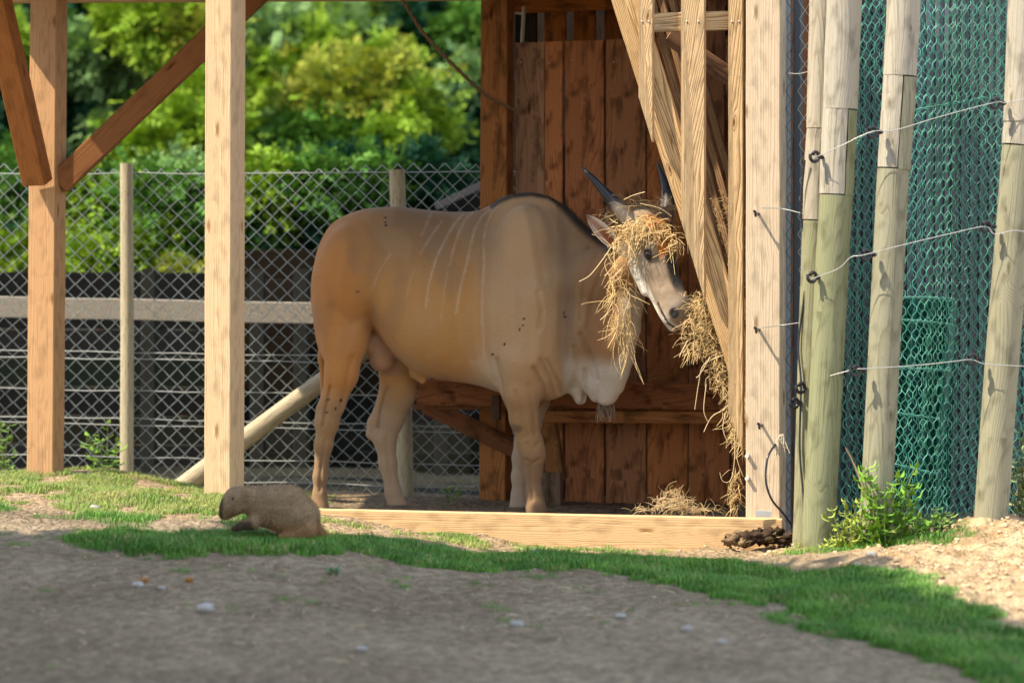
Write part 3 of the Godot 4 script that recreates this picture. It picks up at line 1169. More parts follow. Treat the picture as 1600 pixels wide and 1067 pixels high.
func make_fence() -> void:
	var f := thing("chain_link_fence", P(200, 770, 16.6), "chain link fence with pale wooden posts behind the shelter and antelope", "fence")
	var sh := Shape.new()
	var pitch := 12.3
	var rows := 45
	for j in range(-8, 66):
		var pts := []
		for k in rows + 1:
			var x := j * pitch + (pitch * 0.5 if (k + j) % 2 == 0 else -pitch * 0.5)
			var y := 255.0 + 8.0 * sin(x * 0.006) + k * 12.0 + x * 0.012
			var p := P(x + rn(-0.7, 0.7), y + rn(-0.7, 0.7) + 2.0 * sin(j * 0.21), fence_depth(x))
			p.z += (0.004 if (k + j) % 2 == 0 else -0.004) + 0.03 * sin(x * 0.011 + k * 0.13)
			pts.append(p)
		tube(sh, pts, 0.0030, 0.0030, 4, vary(lin(0.27, 0.31, 0.31), 0.15), false)
	put(sh, "wire_mesh", M.wire, f, "stuff")
	for y in [[272, 268], [545, 562], [556, 572], [605, 622], [648, 668], [657, 677], [708, 728], [745, 762]]:
		var w := Shape.new()
		var pts := []
		for q in 13:
			var x := -90.0 + q * 75.0
			pts.append(P(x, lerpf(y[0], y[1], (x + 90) / 900) + rn(-1.5, 1.5), fence_depth(x) - 0.02))
		tube(w, pts, 0.003, 0.003, 5, lin(0.34, 0.36, 0.36))
		put(w, "line_wire", M.wire, f)
	for c in [[197, 255, 197, 790, 0.04], [620, 265, 634, 800, 0.048], [-60, 258, -60, 780, 0.04]]:
		var p := Shape.new()
		var d := fence_depth(c[0]) - 0.06
		tube(p, curve([P(c[0], c[1], d), P((c[0] + c[2]) / 2 + 1, (c[1] + c[3]) / 2, d), P(c[2], c[3], d)], 4), c[4] * 0.96, c[4] * 1.04, 14, lin(0.52, 0.46, 0.33))
		put(p, "post", M.round, f)
	var s := Shape.new()
	tube(s, [P(262, 778, 16.3), P(400, 672, 16.34), P(660, 480, 16.4)], 0.058, 0.052, 14, lin(0.50, 0.43, 0.31))
	put(s, "strut", M.round, f)
	# beyond the fence: a pale rail and a low dark cabin
	var rl := Shape.new()
	beam(rl, P(-140, 477, 17.3), P(690, 493, 17.1), Vector3.UP, 0.128, 0.10, lin(0.52, 0.46, 0.38), 0.004)
	tag(put(rl, "rail", M.stone), "pale rough horizontal rail beyond the wire fence", "rail")
	var cab := thing("cabin", P(380, 780, 19.0), "low dark brown boarded cabin beyond the wire fence", "cabin")
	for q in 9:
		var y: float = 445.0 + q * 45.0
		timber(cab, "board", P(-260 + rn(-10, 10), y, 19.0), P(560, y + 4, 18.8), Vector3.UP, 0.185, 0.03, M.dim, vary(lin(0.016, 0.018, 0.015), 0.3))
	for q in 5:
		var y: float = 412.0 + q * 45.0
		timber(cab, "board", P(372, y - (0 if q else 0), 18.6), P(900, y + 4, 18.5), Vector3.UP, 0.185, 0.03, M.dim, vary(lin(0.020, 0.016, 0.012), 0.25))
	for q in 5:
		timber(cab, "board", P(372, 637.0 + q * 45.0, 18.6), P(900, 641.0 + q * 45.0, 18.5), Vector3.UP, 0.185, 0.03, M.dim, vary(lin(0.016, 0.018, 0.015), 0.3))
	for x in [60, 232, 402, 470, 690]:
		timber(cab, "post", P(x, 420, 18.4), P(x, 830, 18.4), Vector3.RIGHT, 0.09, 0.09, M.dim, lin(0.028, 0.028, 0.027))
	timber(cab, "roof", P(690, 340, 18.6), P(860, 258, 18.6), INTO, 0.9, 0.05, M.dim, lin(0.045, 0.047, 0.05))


# ---------------------------------------------------------------- right side: posts, nets, sheet wall
func half_round(r: float, cut: float, up: bool) -> PackedVector2Array:   # a log's section cut by a flat across x
	var out := PackedVector2Array()
	var an := acos(clampf(cut / r, -1.0, 1.0))
	for q in 11:
		var t := lerpf(-an, an, q / 10.0) if up else lerpf(an, TAU - an, q / 10.0)
		out.append(Vector2(cos(t), sin(t)) * r)
	return out


func log_sweep(sh: Shape, a: Vector3, b: Vector3, prof: PackedVector2Array, smooth: bool, col: Color) -> void:
	var dir := (b - a).normalized()
	var x := (Vector3.RIGHT - dir * dir.x).normalized()
	var y := dir.cross(x)
	var fr := []
	for q in 7:
		fr.append(Transform3D(Basis(x, y, dir), a.lerp(b, q / 6.0) + x * rn(-0.002, 0.002)))
	sweep(sh, fr, prof, smooth, col, Vector2(rn(0, 1), rn(0, 1)), 4.0, 0.67)


# two round logs joined by a half lap: the upper one's tongue reaches down on the left
func spliced_post(label: String, d: float, top: Vector2, lap0: Vector2, lap1: Vector2, foot: Vector2, r: float, col_up: Color, col_low: Color, cut: float) -> Node3D:
	var base := P(foot.x, foot.y, d)
	var o := thing("round_post", base, label, "post", "leaning round posts of the electric fence")
	var up := Shape.new()
	var A := P(top.x, top.y, d)
	var B := P(lap0.x, lap0.y, d)
	var C := P(lap1.x, lap1.y, d)
	log_sweep(up, A, B, disc(r, 20), true, col_up)
	log_sweep(up, B, C, half_round(r * 0.97, cut, false), false, col_up)
	put(up, "upper_log", M.round, o)
	var low := Shape.new()
	var gap := Vector3(0, -0.006, 0)
	var gx := Vector3(0.004, 0, 0)
	log_sweep(low, B + gap + gx, C + gap + gx, half_round(r * 0.95, cut, true), false, col_low)
	log_sweep(low, C + gap, base + Vector3(0, -0.12, 0), disc(r * 0.95, 20), true, col_low)
	put(low, "lower_log", M.round, o)
	return o


# a black screw-in ring insulator: ring round the wire, ribbed stem towards the post
func insulator(parent: Node3D, at: Vector3, stem: Vector3, r := 0.021) -> void:
	var sh := Shape.new()
	var n := stem.normalized()
	var x := n
	var y := (Vector3.UP - n * n.y).normalized()
	var pts := []
	for q in 13:
		var an := TAU * q / 13.0 * 0.97 + 2.6
		pts.append(at + (x * cos(an) + y * sin(an)) * r + n.cross(y) * (q * 0.0012))
	pts.append(pts[0] + n.cross(y) * 0.016)
	tube(sh, pts, 0.0085, 0.0085, 8, lin(0.016, 0.018, 0.024))
	tube(sh, [at + n * r, at + stem], 0.007, 0.007, 8, lin(0.016, 0.018, 0.024))
	for q in 3:
		var p := at + n * (r + 0.008 + q * 0.008)
		tube(sh, [p, p + n * 0.004], 0.011, 0.011, 8, lin(0.016, 0.018, 0.024))
	put(sh, "insulator", M.plastic, parent)


func make_right() -> void:
	# sheet wall behind everything
	var sw := thing("sheet_wall", P(1420, 820, 14.6), "blue grey ribbed metal wall behind the green netting", "wall")
	for q in 8:
		var sh := Shape.new()
		var w := 0.24
		var c := P(1238.0, 800, 14.55 - q * 0.005) + Vector3(q * (w - 0.012), 0, 0)
		c.y = -0.05
		var prof := PackedVector2Array()
		for k in 5:
			var x := -w / 2 + k * w / 5.0
			prof.append_array([Vector2(x, 0), Vector2(x + 0.016, 0), Vector2(x + 0.023, 0.018), Vector2(x + 0.04, 0.018)])
		for k in range(prof.size() - 1, -1, -1):
			prof.append(prof[k] - Vector2(0, 0.003))
		sweep(sh, [Transform3D(Basis(Vector3.RIGHT, Vector3(0, 0, 1), Vector3.UP), c), Transform3D(Basis(Vector3.RIGHT, Vector3(0, 0, 1), Vector3.UP), c + Vector3(0, 3.2, 0))], prof, false, vary(lin(0.075, 0.10, 0.115), 0.3), Vector2.ZERO, 1, 1, false)
		put(sh, "panel", M.sheet, sw)
	# a grey flashing next to the corner batten
	var fl := Shape.new()
	beam(fl, P(1231, -60, 13.68), P(1231, 830, 13.68), SIDE, 0.022, 0.05, lin(0.20, 0.25, 0.31))
	put(fl, "flashing", M.sheet, sw)
	var fl2 := Shape.new()
	beam(fl2, P(1248, -60, 13.85), P(1246, 830, 13.85), SIDE, 0.04, 0.03, lin(0.10, 0.12, 0.15))
	put(fl2, "flashing", M.sheet, sw)
	# net of green twine, in two layers
	var nt := thing("green_netting", P(1450, 810, 13.75), "green plastic netting stretched behind the leaning round posts", "netting")
	for layer in 2:
		var sh := Shape.new()
		var pitch := 7.0
		for j in 60:
			var pts := []
			var x0 := 1262.0 + j * pitch + layer * 5.0
			var dd := 13.86 - (x0 - 1262.0) * 0.0012 + layer * 0.09
			for k in 136:
				var zig := 0.40 if (int(k / 2) + j) % 2 == 0 else -0.40
				var y := -40.0 + k * 6.7 + (x0 - 1262.0) * -0.08 + 8.0 * sin(x0 * 0.02 + layer)
				var x := x0 + zig * pitch + 2.5 * sin(y * 0.02 + j * 0.7 + layer * 2.0) - (y - 400.0) * 0.022
				var p := P(x, y + rn(-0.8, 0.8), dd)
				p.z += 0.02 * sin(x * 0.03 + y * 0.013) + (0.004 if k % 4 < 2 else -0.004)
				pts.append(p)
			tube(sh, pts, 0.0030, 0.0030, 3, vary(lin(0.07, 0.28, 0.215), 0.45), false)
		put(sh, "mesh_layer", M.net, nt, "stuff")
	# edge cords of the net
	for c in [[[1430, 172], [1500, 160], [1560, 148]], [[1335, 235], [1350, 212], [1380, 205]], [[1410, 465], [1450, 465], [1492, 468]], [[1408, 500], [1450, 503], [1490, 508]], [[1402, 575], [1450, 577], [1485, 580]], [[1398, 645], [1470, 655]], [[1395, 725], [1462, 740]]]:
		var pts := []
		for q in c:
			pts.append(P(q[0], q[1], 13.62))
		for lay in 2:
			var sh := Shape.new()
			var cc := curve(pts, 12)
			for q in cc.size():
				cc[q] += Vector3(0, cos(q * 1.4 + lay * PI), sin(q * 1.4 + lay * PI)) * 0.006
			tube(sh, cc, 0.0028, 0.0028, 4, lin(0.06, 0.23, 0.19))
			put(sh, "edge_cord", M.net, nt)
	# teal shade cloth bunched behind the net
	var tp := Shape.new()
	var cols := 26
	for r in 19:
		for c in cols + 1:
			var px := 1395.0 + c * 4.0 - r * 0.8
			var py := 466.0 + r * 18.0
			var z := 0.03 * sin(c * 0.9 + r * 0.12) + 0.012 * sin(c * 2.3 + r * 0.5)
			tp.add(P(px, py, 13.78) + Vector3(0, 0, z), Vector3(-0.03 * 0.9 * cos(c * 0.9 + r * 0.12) / 0.0125, 0, 1).normalized(), Vector2.ZERO, lin(0.012, 0.10, 0.085))
	for r in 18:
		for c in cols:
			var o := r * (cols + 1) + c
			tp.quad(o, o + 1, o + cols + 2, o + cols + 1)
	tag(put(tp, "shade_cloth", M.net), "teal shade cloth hanging in folds behind the netting between two posts", "cloth")
	# white twisted chicken wire in the gap beside the corner post
	var cw := thing("chicken_wire", P(1245, 800, 13.62), "thin pale chicken wire in the narrow gap beside the corner post", "wire netting")
	var wsh := Shape.new()
	for j in 4:
		var pts := []
		for k in 62:
			var y := -40.0 + k * 14.0
			var x := 1234.0 + j * 9.5 + (4.6 if (k + j) % 2 == 0 else -4.6) + 1.5 * sin(y * 0.03)
			pts.append(P(x, y, 13.62 + 0.01 * sin(y * 0.05)))
		tube(wsh, pts, 0.0022, 0.0022, 4, lin(0.42, 0.46, 0.44) if j > 1 else lin(0.05, 0.10, 0.10), false)
	put(wsh, "wire_mesh", M.wire, cw, "stuff")
	# the round posts
	var grey := lin(0.40, 0.375, 0.315)
	var green := lin(0.245, 0.255, 0.155)
	var p0 := spliced_post("slim round post half hidden behind the first leaning post", 13.32, Vector2(1290, -110), Vector2(1282, 200), Vector2(1275, 343), Vector2(1258, 850), 0.066, lin(0.40, 0.36, 0.29), lin(0.27, 0.265, 0.165), 0.02)
	var p1 := spliced_post("first leaning round post beside the shelter, its lower log greenish with a lap joint", 13.15, Vector2(1324, -110), Vector2(1313, 170), Vector2(1307, 303), Vector2(1276, 855), 0.082, grey, green, 0.03)
	var p2 := spliced_post("middle leaning round post rising out of the tall weeds, with a long lap joint", 13.05, Vector2(1419, -110), Vector2(1407, 118), Vector2(1397, 262), Vector2(1366, 822), 0.078, grey, lin(0.285, 0.275, 0.20), 0.005)
	var p3 := spliced_post("right leaning round post standing in the top of the sandy heap", 13.0, Vector2(1609, -110), Vector2(1597, 190), Vector2(1593, 226), Vector2(1545, 822), 0.083, grey, lin(0.29, 0.28, 0.20), 0.05)
	# insulators on them
	var st := Vector3(0.05, 0.0, -0.035)
	var st2 := Vector3(0.055, 0.0, -0.02)
	for c in [[1272, 245, p1, 13.08], [1268, 433, p1, 13.08], [1250, 606, p0, 13.25], [1240, 630, p0, 13.25], [1362, 206, p2, 12.96], [1352, 398, p2, 12.96], [1336, 579, p2, 12.96], [1555, 161, p3, 12.92], [1540, 354, p3, 12.92], [1518, 561, p3, 12.92]]:
		insulator(c[2], P(c[0], c[1], c[3]), st if c[0] < 1300 else st2, 0.0225)
	# eye hooks on the corner post
	var k := 0
	var hk := ["upper black ring hook screwed into the corner post", "middle black ring hook screwed into the corner post", "lowest black ring hook screwed into the corner post"]
	for c in [[1186, 334], [1187, 515], [1192, 664]]:
		var o := thing("ring_hook", P(c[0], c[1], 13.53), hk[k], "hook", "black ring hooks on the corner post")
		var sh := Shape.new()
		var at := P(c[0], c[1], 13.58) + FRONT * 0.085
		var pts := []
		for q in 10:
			var an := TAU * q / 10.0 * 0.93 + 1.0
			pts.append(at + (FRONT * cos(an) + Vector3.UP * sin(an)) * 0.012 + SIDE * q * 0.001)
		tube(sh, pts, 0.006, 0.006, 6, lin(0.02, 0.02, 0.025))
		tube(sh, [at - FRONT * 0.012, at - FRONT * 0.085], 0.006, 0.008, 6, lin(0.02, 0.02, 0.025))
		put(sh, "ring", M.plastic, o)
		k += 1
	# electric wires
	wire([P(1272, 247, 13.06), P(1310, 230, 12.98), P(1362, 206, 12.93), P(1400, 203, 12.92), P(1470, 182, 12.9), P(1555, 160, 12.9), P(1575, 160, 12.9), P(1640, 146, 12.88)], "top bright electric wire strung across the leaning posts")
	wire([P(1268, 436, 13.06), P(1310, 420, 12.98), P(1330, 402, 12.95), P(1352, 398, 12.93), P(1410, 383, 12.92), P(1490, 364, 12.9), P(1540, 354, 12.9), P(1556, 366, 12.89), P(1590, 360, 12.88), P(1640, 372, 12.88)], "second bright electric wire across the leaning posts, at half height")
	wire([P(1298, 587, 13.0), P(1336, 577, 12.95), P(1352, 576, 12.93), P(1430, 571, 12.92), P(1480, 566, 12.9), P(1518, 562, 12.9), P(1545, 569, 12.89), P(1640, 574, 12.88)], "lowest bright electric wire across the leaning posts, sagging")
	wire([P(1190, 325, 13.45), P(1222, 326, 13.5), P(1256, 334, 13.4)], "short wire from the upper ring hook to the first round posts")
	wire([P(1190, 512, 13.45), P(1222, 508, 13.5), P(1258, 503, 13.4)], "short wire from the middle ring hook to the first round posts")
	wire([P(1232, 114, 13.58), P(1250, 115, 13.4), P(1268, 110, 13.3)], "tiny bright wire end high in the gap beside the corner post")
	# black cables
	cable([P(1258, 250, 13.26), P(1252, 330, 13.3), P(1262, 400, 13.3), P(1256, 470, 13.28), P(1248, 540, 13.28), P(1252, 600, 13.26), P(1250, 700, 13.26), P(1256, 780, 13.24), P(1256, 830, 13.2)], "thin black cable running down beside the first round posts", 0.005)
	cable([P(1212, 694, 13.5), P(1200, 715, 13.44), P(1197, 750, 13.42), P(1206, 780, 13.42), P(1225, 803, 13.44), P(1243, 828, 13.46)], "black cable bowing out in front of the corner post", 0.0055)
	var knot := Shape.new()
	for q in 14:
		var p := P(1222, 682, 13.5) + rv(0.012)
		tube(knot, [p, p + Vector3(rn(-0.02, 0.02), rn(-0.06, 0.0), rn(-0.01, 0.02)), p + Vector3(rn(-0.03, 0.03), rn(-0.12, -0.03), rn(-0.01, 0.02))], 0.003, 0.002, 3, lin(0.5, 0.43, 0.31))
	tag(put(knot, "straw_wisp", M.hay), "frayed wisp of straw caught at the edge of the corner post", "straw", "", "stuff")


func wire(pts: Array, label: String) -> void:
	var sh := Shape.new()
	var c := curve(pts, 7)
	tube(sh, c, 0.0021, 0.0021, 5, lin(0.42, 0.43, 0.42))
	tag(put(sh, "electric_wire", M.wire), label, "wire", "electric fence wires")


func cable(pts: Array, label: String, r: float) -> void:
	var sh := Shape.new()
	tube(sh, curve(pts, 8), r, r, 7, lin(0.02, 0.022, 0.028))
	tag(put(sh, "cable", M.plastic), label, "cable", "black cables")

# ---------------------------------------------------------------- the antelope
func on_coat(px: float, py: float) -> Vector2:   # side view coordinates of the animal's coat, metres
	var p := P(px, py, 14.75)
	return Vector2(p.x, p.y)


func coat_line(rows: Array) -> PackedVector2Array:
	var out := PackedVector2Array()
	for q in rows.size() / 2:
		out.append(on_coat(rows[q * 2], rows[q * 2 + 1]))
	return out


func near_line(p: Vector2, line: PackedVector2Array) -> float:
	var best := 9.0
	for q in line.size() - 1:
		var c := Geometry2D.get_closest_point_to_segment(p, line[q], line[q + 1])
		best = minf(best, (c - p).length_squared())
	return sqrt(best)


func make_antelope() -> void:
	var fl := Flesh.new()
	fl.k = 0.032
	var rows := []
	for c in [[487, 440, 480, 15.06, 0.07, 0.0], [493, 400, 530, 15.06, 0.14, 0.0], [504, 370, 560, 15.05, 0.19, 0.0], [520, 348, 575, 15.04, 0.225, 0.05], [545, 334, 545, 15.03, 0.26, 0.15], [563, 328, 508, 15.02, 0.275, 0.2], [580, 325, 508, 15.01, 0.28, 0.2], [593, 324, 526, 15.0, 0.285, 0.2], [606, 323, 545, 15.0, 0.295, 0.2], [624, 323, 563, 14.99, 0.305, 0.2], [650, 326, 582, 14.98, 0.325, 0.2], [680, 329, 592, 14.96, 0.34, 0.2], [715, 331, 597, 14.93, 0.345, 0.2], [745, 329, 602, 14.91, 0.335, 0.22], [765, 321, 608, 14.9, 0.32, 0.3], [782, 310, 614, 14.88, 0.31, 0.38], [800, 304, 620, 14.86, 0.30, 0.42], [830, 301, 626, 14.83, 0.28, 0.42], [858, 307, 626, 14.79, 0.26, 0.40], [880, 322, 618, 14.73, 0.23, 0.3], [902, 345, 602, 14.67, 0.195, 0.2], [925, 367, 588, 14.6, 0.165, 0.1], [950, 386, 568, 14.5, 0.135, 0.05], [968, 400, 545, 14.42, 0.11, 0.0], [982, 430, 515, 14.37, 0.07, 0.0]]:
		var a := P(c[0], c[1], c[3])
		var b := P(c[0], c[2], c[3])
		rows.append([a.x, (a.y + b.y) * 0.5, (a.y - b.y) * 0.5, -float(c[3]), c[4], c[5]])
	fl.stations(rows)
	# [px, py, d, radius] chains
	var chains := [
		[[545, 440, 14.98, 0.20], [539, 530, 14.93, 0.122], [533, 585, 14.9, 0.086], [520, 630, 14.9, 0.062], [511, 662, 14.9, 0.056], [505, 695, 14.9, 0.045], [500, 745, 14.9, 0.034], [499, 775, 14.9, 0.034], [499, 795, 14.89, 0.044], [503, 812, 14.88, 0.046]],
		[[522, 595, 14.93, 0.03], [503, 640, 14.93, 0.026], [500, 660, 14.92, 0.028]],
		[[600, 470, 15.14, 0.19], [622, 550, 15.16, 0.125], [622, 615, 15.17, 0.090], [609, 655, 15.18, 0.071], [601, 685, 15.18, 0.059], [606, 725, 15.17, 0.044], [614, 770, 15.16, 0.039], [621, 792, 15.15, 0.048], [628, 812, 15.14, 0.050]],
		[[607, 605, 15.17, 0.035], [583, 660, 15.18, 0.026], [579, 678, 15.18, 0.028]],
		[[835, 470, 14.64, 0.15], [818, 560, 14.65, 0.135], [814, 610, 14.68, 0.098], [819, 655, 14.7, 0.072], [829, 695, 14.71, 0.063], [833, 712, 14.71, 0.060], [833, 735, 14.72, 0.044], [834, 770, 14.72, 0.038], [837, 792, 14.71, 0.047], [840, 812, 14.7, 0.050]],
		[[850, 560, 14.98, 0.12], [834, 620, 15.02, 0.085], [822, 690, 15.05, 0.058], [816, 715, 15.05, 0.05], [812, 745, 15.05, 0.040], [811, 775, 15.05, 0.038], [811, 795, 15.04, 0.047], [815, 812, 15.03, 0.05]],
		[[905, 440, 14.62, 0.17], [950, 430, 14.46, 0.135], [988, 415, 14.3, 0.10]],
		[[905, 560, 14.68, 0.11], [903, 595, 14.68, 0.065], [907, 622, 14.68, 0.034]],
		[[950, 520, 14.52, 0.10], [948, 580, 14.54, 0.065], [946, 622, 14.55, 0.042]],
		[[992, 462, 14.36, 0.055], [984, 515, 14.40, 0.050], [977, 560, 14.46, 0.040], [966, 605, 14.52, 0.030]],
		[[970, 530, 14.46, 0.07], [966, 580, 14.5, 0.045], [955, 618, 14.54, 0.036]],
		[[915, 575, 14.62, 0.075], [930, 600, 14.6, 0.06], [932, 618, 14.6, 0.036]],
		[[592, 535, 15.02, 0.075], [596, 562, 15.0, 0.066]],
		[[652, 582, 14.98, 0.045], [660, 594, 14.97, 0.020]],
		[[498, 420, 15.12, 0.03], [497, 470, 15.2, 0.024], [503, 560, 15.2, 0.018], [508, 620, 15.2, 0.026]],
		[[800, 590, 14.7, 0.09], [770, 560, 14.72, 0.10]]]
	for ch in chains:
		for q in ch.size() - 1:
			fl.bone(P(ch[q][0], ch[q][1], ch[q][2]), P(ch[q + 1][0], ch[q + 1][1], ch[q + 1][2]), ch[q][3], ch[q + 1][3])
	fl.lump(P(822, 450, 14.71), Vector3(0.20, 0.44, 0.17))    # shoulder blade
	fl.lump(P(545, 430, 14.93), Vector3(0.165, 0.27, 0.20))   # haunch
	fl.lump(P(693, 500, 14.84), Vector3(0.30, 0.26, 0.235))   # belly
	fl.lump(P(915, 500, 14.56), Vector3(0.10, 0.22, 0.13))    # neck muscle
	# folds: between shoulder and neck, in front of the haunch, behind the elbow
	var sh := Shape.new()
	fl.build(Vector3(-1.13, -0.02, -15.5), Vector3(0.72, 1.82, -14.1), 0.0085, sh)
	var body_n := sh.v.size()
	# folds and muscle lines, carved into (or raised from) the near side
	var carve := [[coat_line([764, 340, 758, 400, 756, 470, 758, 540, 772, 596]), 0.024, 0.006], [coat_line([866, 335, 878, 400, 882, 470, 877, 540, 868, 605]), 0.040, 0.024], [coat_line([592, 345, 588, 400, 582, 460, 578, 515]), 0.035, 0.014], [coat_line([843, 560, 858, 590, 866, 628]), 0.010, 0.010], [coat_line([853, 560, 871, 596, 877, 620]), 0.009, 0.009], [coat_line([833, 572, 848, 602, 853, 628]), 0.009, 0.009], [coat_line([920, 385, 899, 432, 891, 490]), 0.010, 0.005], [coat_line([931, 395, 911, 440, 903, 500]), 0.010, 0.005], [coat_line([942, 410, 924, 455, 916, 510]), 0.011, 0.005], [coat_line([905, 520, 925, 560, 932, 590]), 0.012, 0.008], [coat_line([778, 560, 788, 600, 791, 640]), 0.012, 0.010], [coat_line([820, 335, 834, 420, 845, 500, 838, 560]), 0.035, -0.014], [coat_line([800, 420, 806, 480, 800, 540]), 0.03, 0.007], [coat_line([912, 575, 913, 610, 910, 632]), 0.010, 0.008], [coat_line([540, 380, 530, 450, 535, 520]), 0.035, -0.007], [coat_line([640, 380, 634, 460, 640, 530]), 0.03, 0.004], [coat_line([690, 380, 684, 460, 690, 540]), 0.03, 0.004], [coat_line([824, 690, 832, 700, 842, 690]), 0.010, 0.004], [coat_line([822, 716, 832, 722, 844, 715]), 0.010, 0.004], [coat_line([514, 606, 506, 640, 502, 668]), 0.009, 0.008], [coat_line([505, 690, 499, 730, 497, 770]), 0.007, 0.004], [coat_line([600, 610, 590, 645, 585, 675]), 0.010, 0.009], [coat_line([598, 690, 602, 730, 608, 765]), 0.007, 0.004], [coat_line([829, 725, 829, 750, 832, 780]), 0.007, 0.004], [coat_line([806, 610, 815, 650, 822, 680]), 0.012, 0.005], [coat_line([826, 600, 834, 640, 836, 675]), 0.012, 0.004], [coat_line([548, 560, 540, 600, 530, 640]), 0.014, 0.005], [coat_line([670, 400, 662, 470, 668, 550]), 0.022, 0.004], [coat_line([712, 400, 706, 470, 714, 560]), 0.022, 0.004], [coat_line([735, 420, 730, 480, 738, 560]), 0.022, 0.004], [coat_line([895, 540, 900, 575, 896, 605]), 0.012, 0.008], [coat_line([840, 455, 846, 485, 842, 510]), 0.016, 0.008], [coat_line([520, 480, 545, 505, 565, 500]), 0.03, 0.006]]
	for q in body_n:
		var p := sh.v[q]
		if p.z < (-14.98 if p.y > 0.86 else -15.3) or sh.n[q].z < 0.15:
			continue
		var c2 := Vector2(p.x, p.y)
		var dis := 0.0
		for g in carve:
			var dd := near_line(c2, g[0])
			if dd < g[1] * 2.2:
				dis += (2.4 if g[1] < 0.03 else 1.6) * g[2] * exp(-dd * dd / (g[1] * g[1]))
		sh.v[q] = p - Vector3(0, 0, 1) * dis * smoothstep(0.15, 0.5, sh.n[q].z)
	var fresh := PackedVector3Array()
	fresh.resize(body_n)
	for t in range(0, sh.i.size(), 3):
		var g := (sh.v[sh.i[t + 2]] - sh.v[sh.i[t]]).cross(sh.v[sh.i[t + 1]] - sh.v[sh.i[t]])
		for e in 3:
			fresh[sh.i[t + e]] += g
	for q in body_n:
		sh.n[q] = fresh[q].normalized()
	# head
	var O := P(1005, 347, 14.2)
	var fw := Vector3(0.66, 0, 0.75).normalized()
	var ax := (fw * 0.53 + Vector3.DOWN * 0.848).normalized()
	var up := (fw * 0.848 + Vector3.UP * 0.53).normalized()
	var lat := ax.cross(up).normalized()
	var K := 1.08
	var H := Transform3D(Basis(ax * K, up * K, lat * K), O)
	var hd := Flesh.new()
	hd.k = 0.02
	hd.inv = H.affine_inverse()
	hd.ds = 0.005
	hd.stations([[-0.075, -0.015, 0.02, 0.0, 0.0220, 0.0], [-0.06, -0.016, 0.055, 0.0, 0.0550, 0.0], [-0.02, -0.012, 0.082, 0.0, 0.0825, 0.0], [0.05, -0.015, 0.095, 0.0, 0.0924, 0.0], [0.12, -0.02, 0.105, 0.0, 0.0946, -0.06], [0.19, -0.026, 0.106, 0.0, 0.0858, -0.1], [0.26, -0.038, 0.112, 0.0, 0.0748, -0.05], [0.33, -0.040, 0.096, 0.0, 0.0638, 0.0], [0.40, -0.035, 0.089, 0.0, 0.0649, 0.0], [0.46, -0.031, 0.084, 0.0, 0.0715, 0.0], [0.505, -0.034, 0.068, 0.0, 0.0638, 0.0], [0.53, -0.038, 0.040, 0.0, 0.0396, 0.0], [0.545, -0.042, 0.014, 0.0, 0.0154, 0.0]])
	for s in [-1.0, 1.0]:
		hd.bone(H * Vector3(0.165, 0.045, 0.068 * s), H * Vector3(0.20, 0.035, 0.070 * s), 0.026, 0.024)      # brow
		hd.bone(H * Vector3(0.215, 0.005, 0.062 * s), H * Vector3(0.33, -0.005, 0.042 * s), 0.022, 0.016)      # cheek ridge
		hd.bone(H * Vector3(0.17, -0.095, 0.056 * s), H * Vector3(0.30, -0.125, 0.034 * s), 0.040, 0.026)      # jaw
		hd.bone(H * Vector3(0.47, 0.018, 0.034 * s), H * Vector3(0.50, 0.0, 0.040 * s), 0.028, 0.024)        # nostril wing
		hd.cut(H * Vector3(0.497, 0.006, 0.077 * s), 0.020)
		hd.cut(H * Vector3(0.193, 0.026, 0.106 * s), 0.020)
	hd.bone(H * Vector3(0.40, -0.090, 0.0), H * Vector3(0.515, -0.084, 0.0), 0.036, 0.028)                    # lower lip
	hd.bone(H * Vector3(0.02, -0.05, 0.0), P(985, 420, 14.32), 0.075, 0.085)
	for q in 16:
		hd.cut(H * Vector3(0.41 + q * 0.0085, -0.061 + 0.0004 * q, 0.078 - 0.001 * q), 0.0115)
		hd.cut(H * Vector3(0.41 + q * 0.0085, -0.061 + 0.0004 * q, -0.078 + 0.001 * q), 0.0115)
	hd.build(O + Vector3(-0.24, -0.68, -0.22), O + Vector3(0.36, 0.14, 0.40), 0.0055, sh)
	var head_n := sh.v.size()
	# ears: a cupped leaf with two faces
	for s in [1.0, -1.0]:
		var root := P(963, 384, 14.12) if s > 0 else H * Vector3(0.0, -0.01, -0.08)
		var tip := P(916, 335, 14.08) if s > 0 else H * Vector3(-0.10, -0.02, -0.27)
		var ex := (tip - root)
		var open := Vector3(0.12, 0.45, 0.88) if s > 0 else Vector3(0.3, 0.3, 0.9)
		var wide := ex.cross(open).normalized()
		open = wide.cross(ex).normalized()
		if open.z < 0.0:
			open = -open
		for face in 2:
			var base := sh.v.size()
			for r in 13:
				var t := r / 12.0
				var w := 0.043 * pow(sin(PI * clampf(0.16 + t * 0.84, 0, 1)), 0.75) * (1.0 if t < 0.999 else 0.05)
				for c in 9:
					var e := (c - 4) / 4.0
					var p := root + ex * t + wide * (w * e) - open * (0.026 * (1.0 - e * e) * sin(PI * (0.15 + 0.8 * t)) + (0.004 if face else 0.0))
					var nn := (open + wide * e * -0.7).normalized() * (1.0 if face == 0 else -1.0)
					var col := lin(0.34, 0.24, 0.14)
					if face == 0:
						col = lin(0.27, 0.095, 0.045).lerp(lin(0.72, 0.66, 0.56), smoothstep(0.55, 0.95, absf(e)))
						col = col.lerp(lin(0.62, 0.54, 0.43), smoothstep(0.35, 0.6, t) * 0.25 + (0.6 if (c == 3 and r > 2 and r < 9) else 0.0))
						if t > 0.86:
							col = col.lerp(lin(0.06, 0.05, 0.045), 0.5)
					sh.add(p, nn, Vector2.ZERO, col)
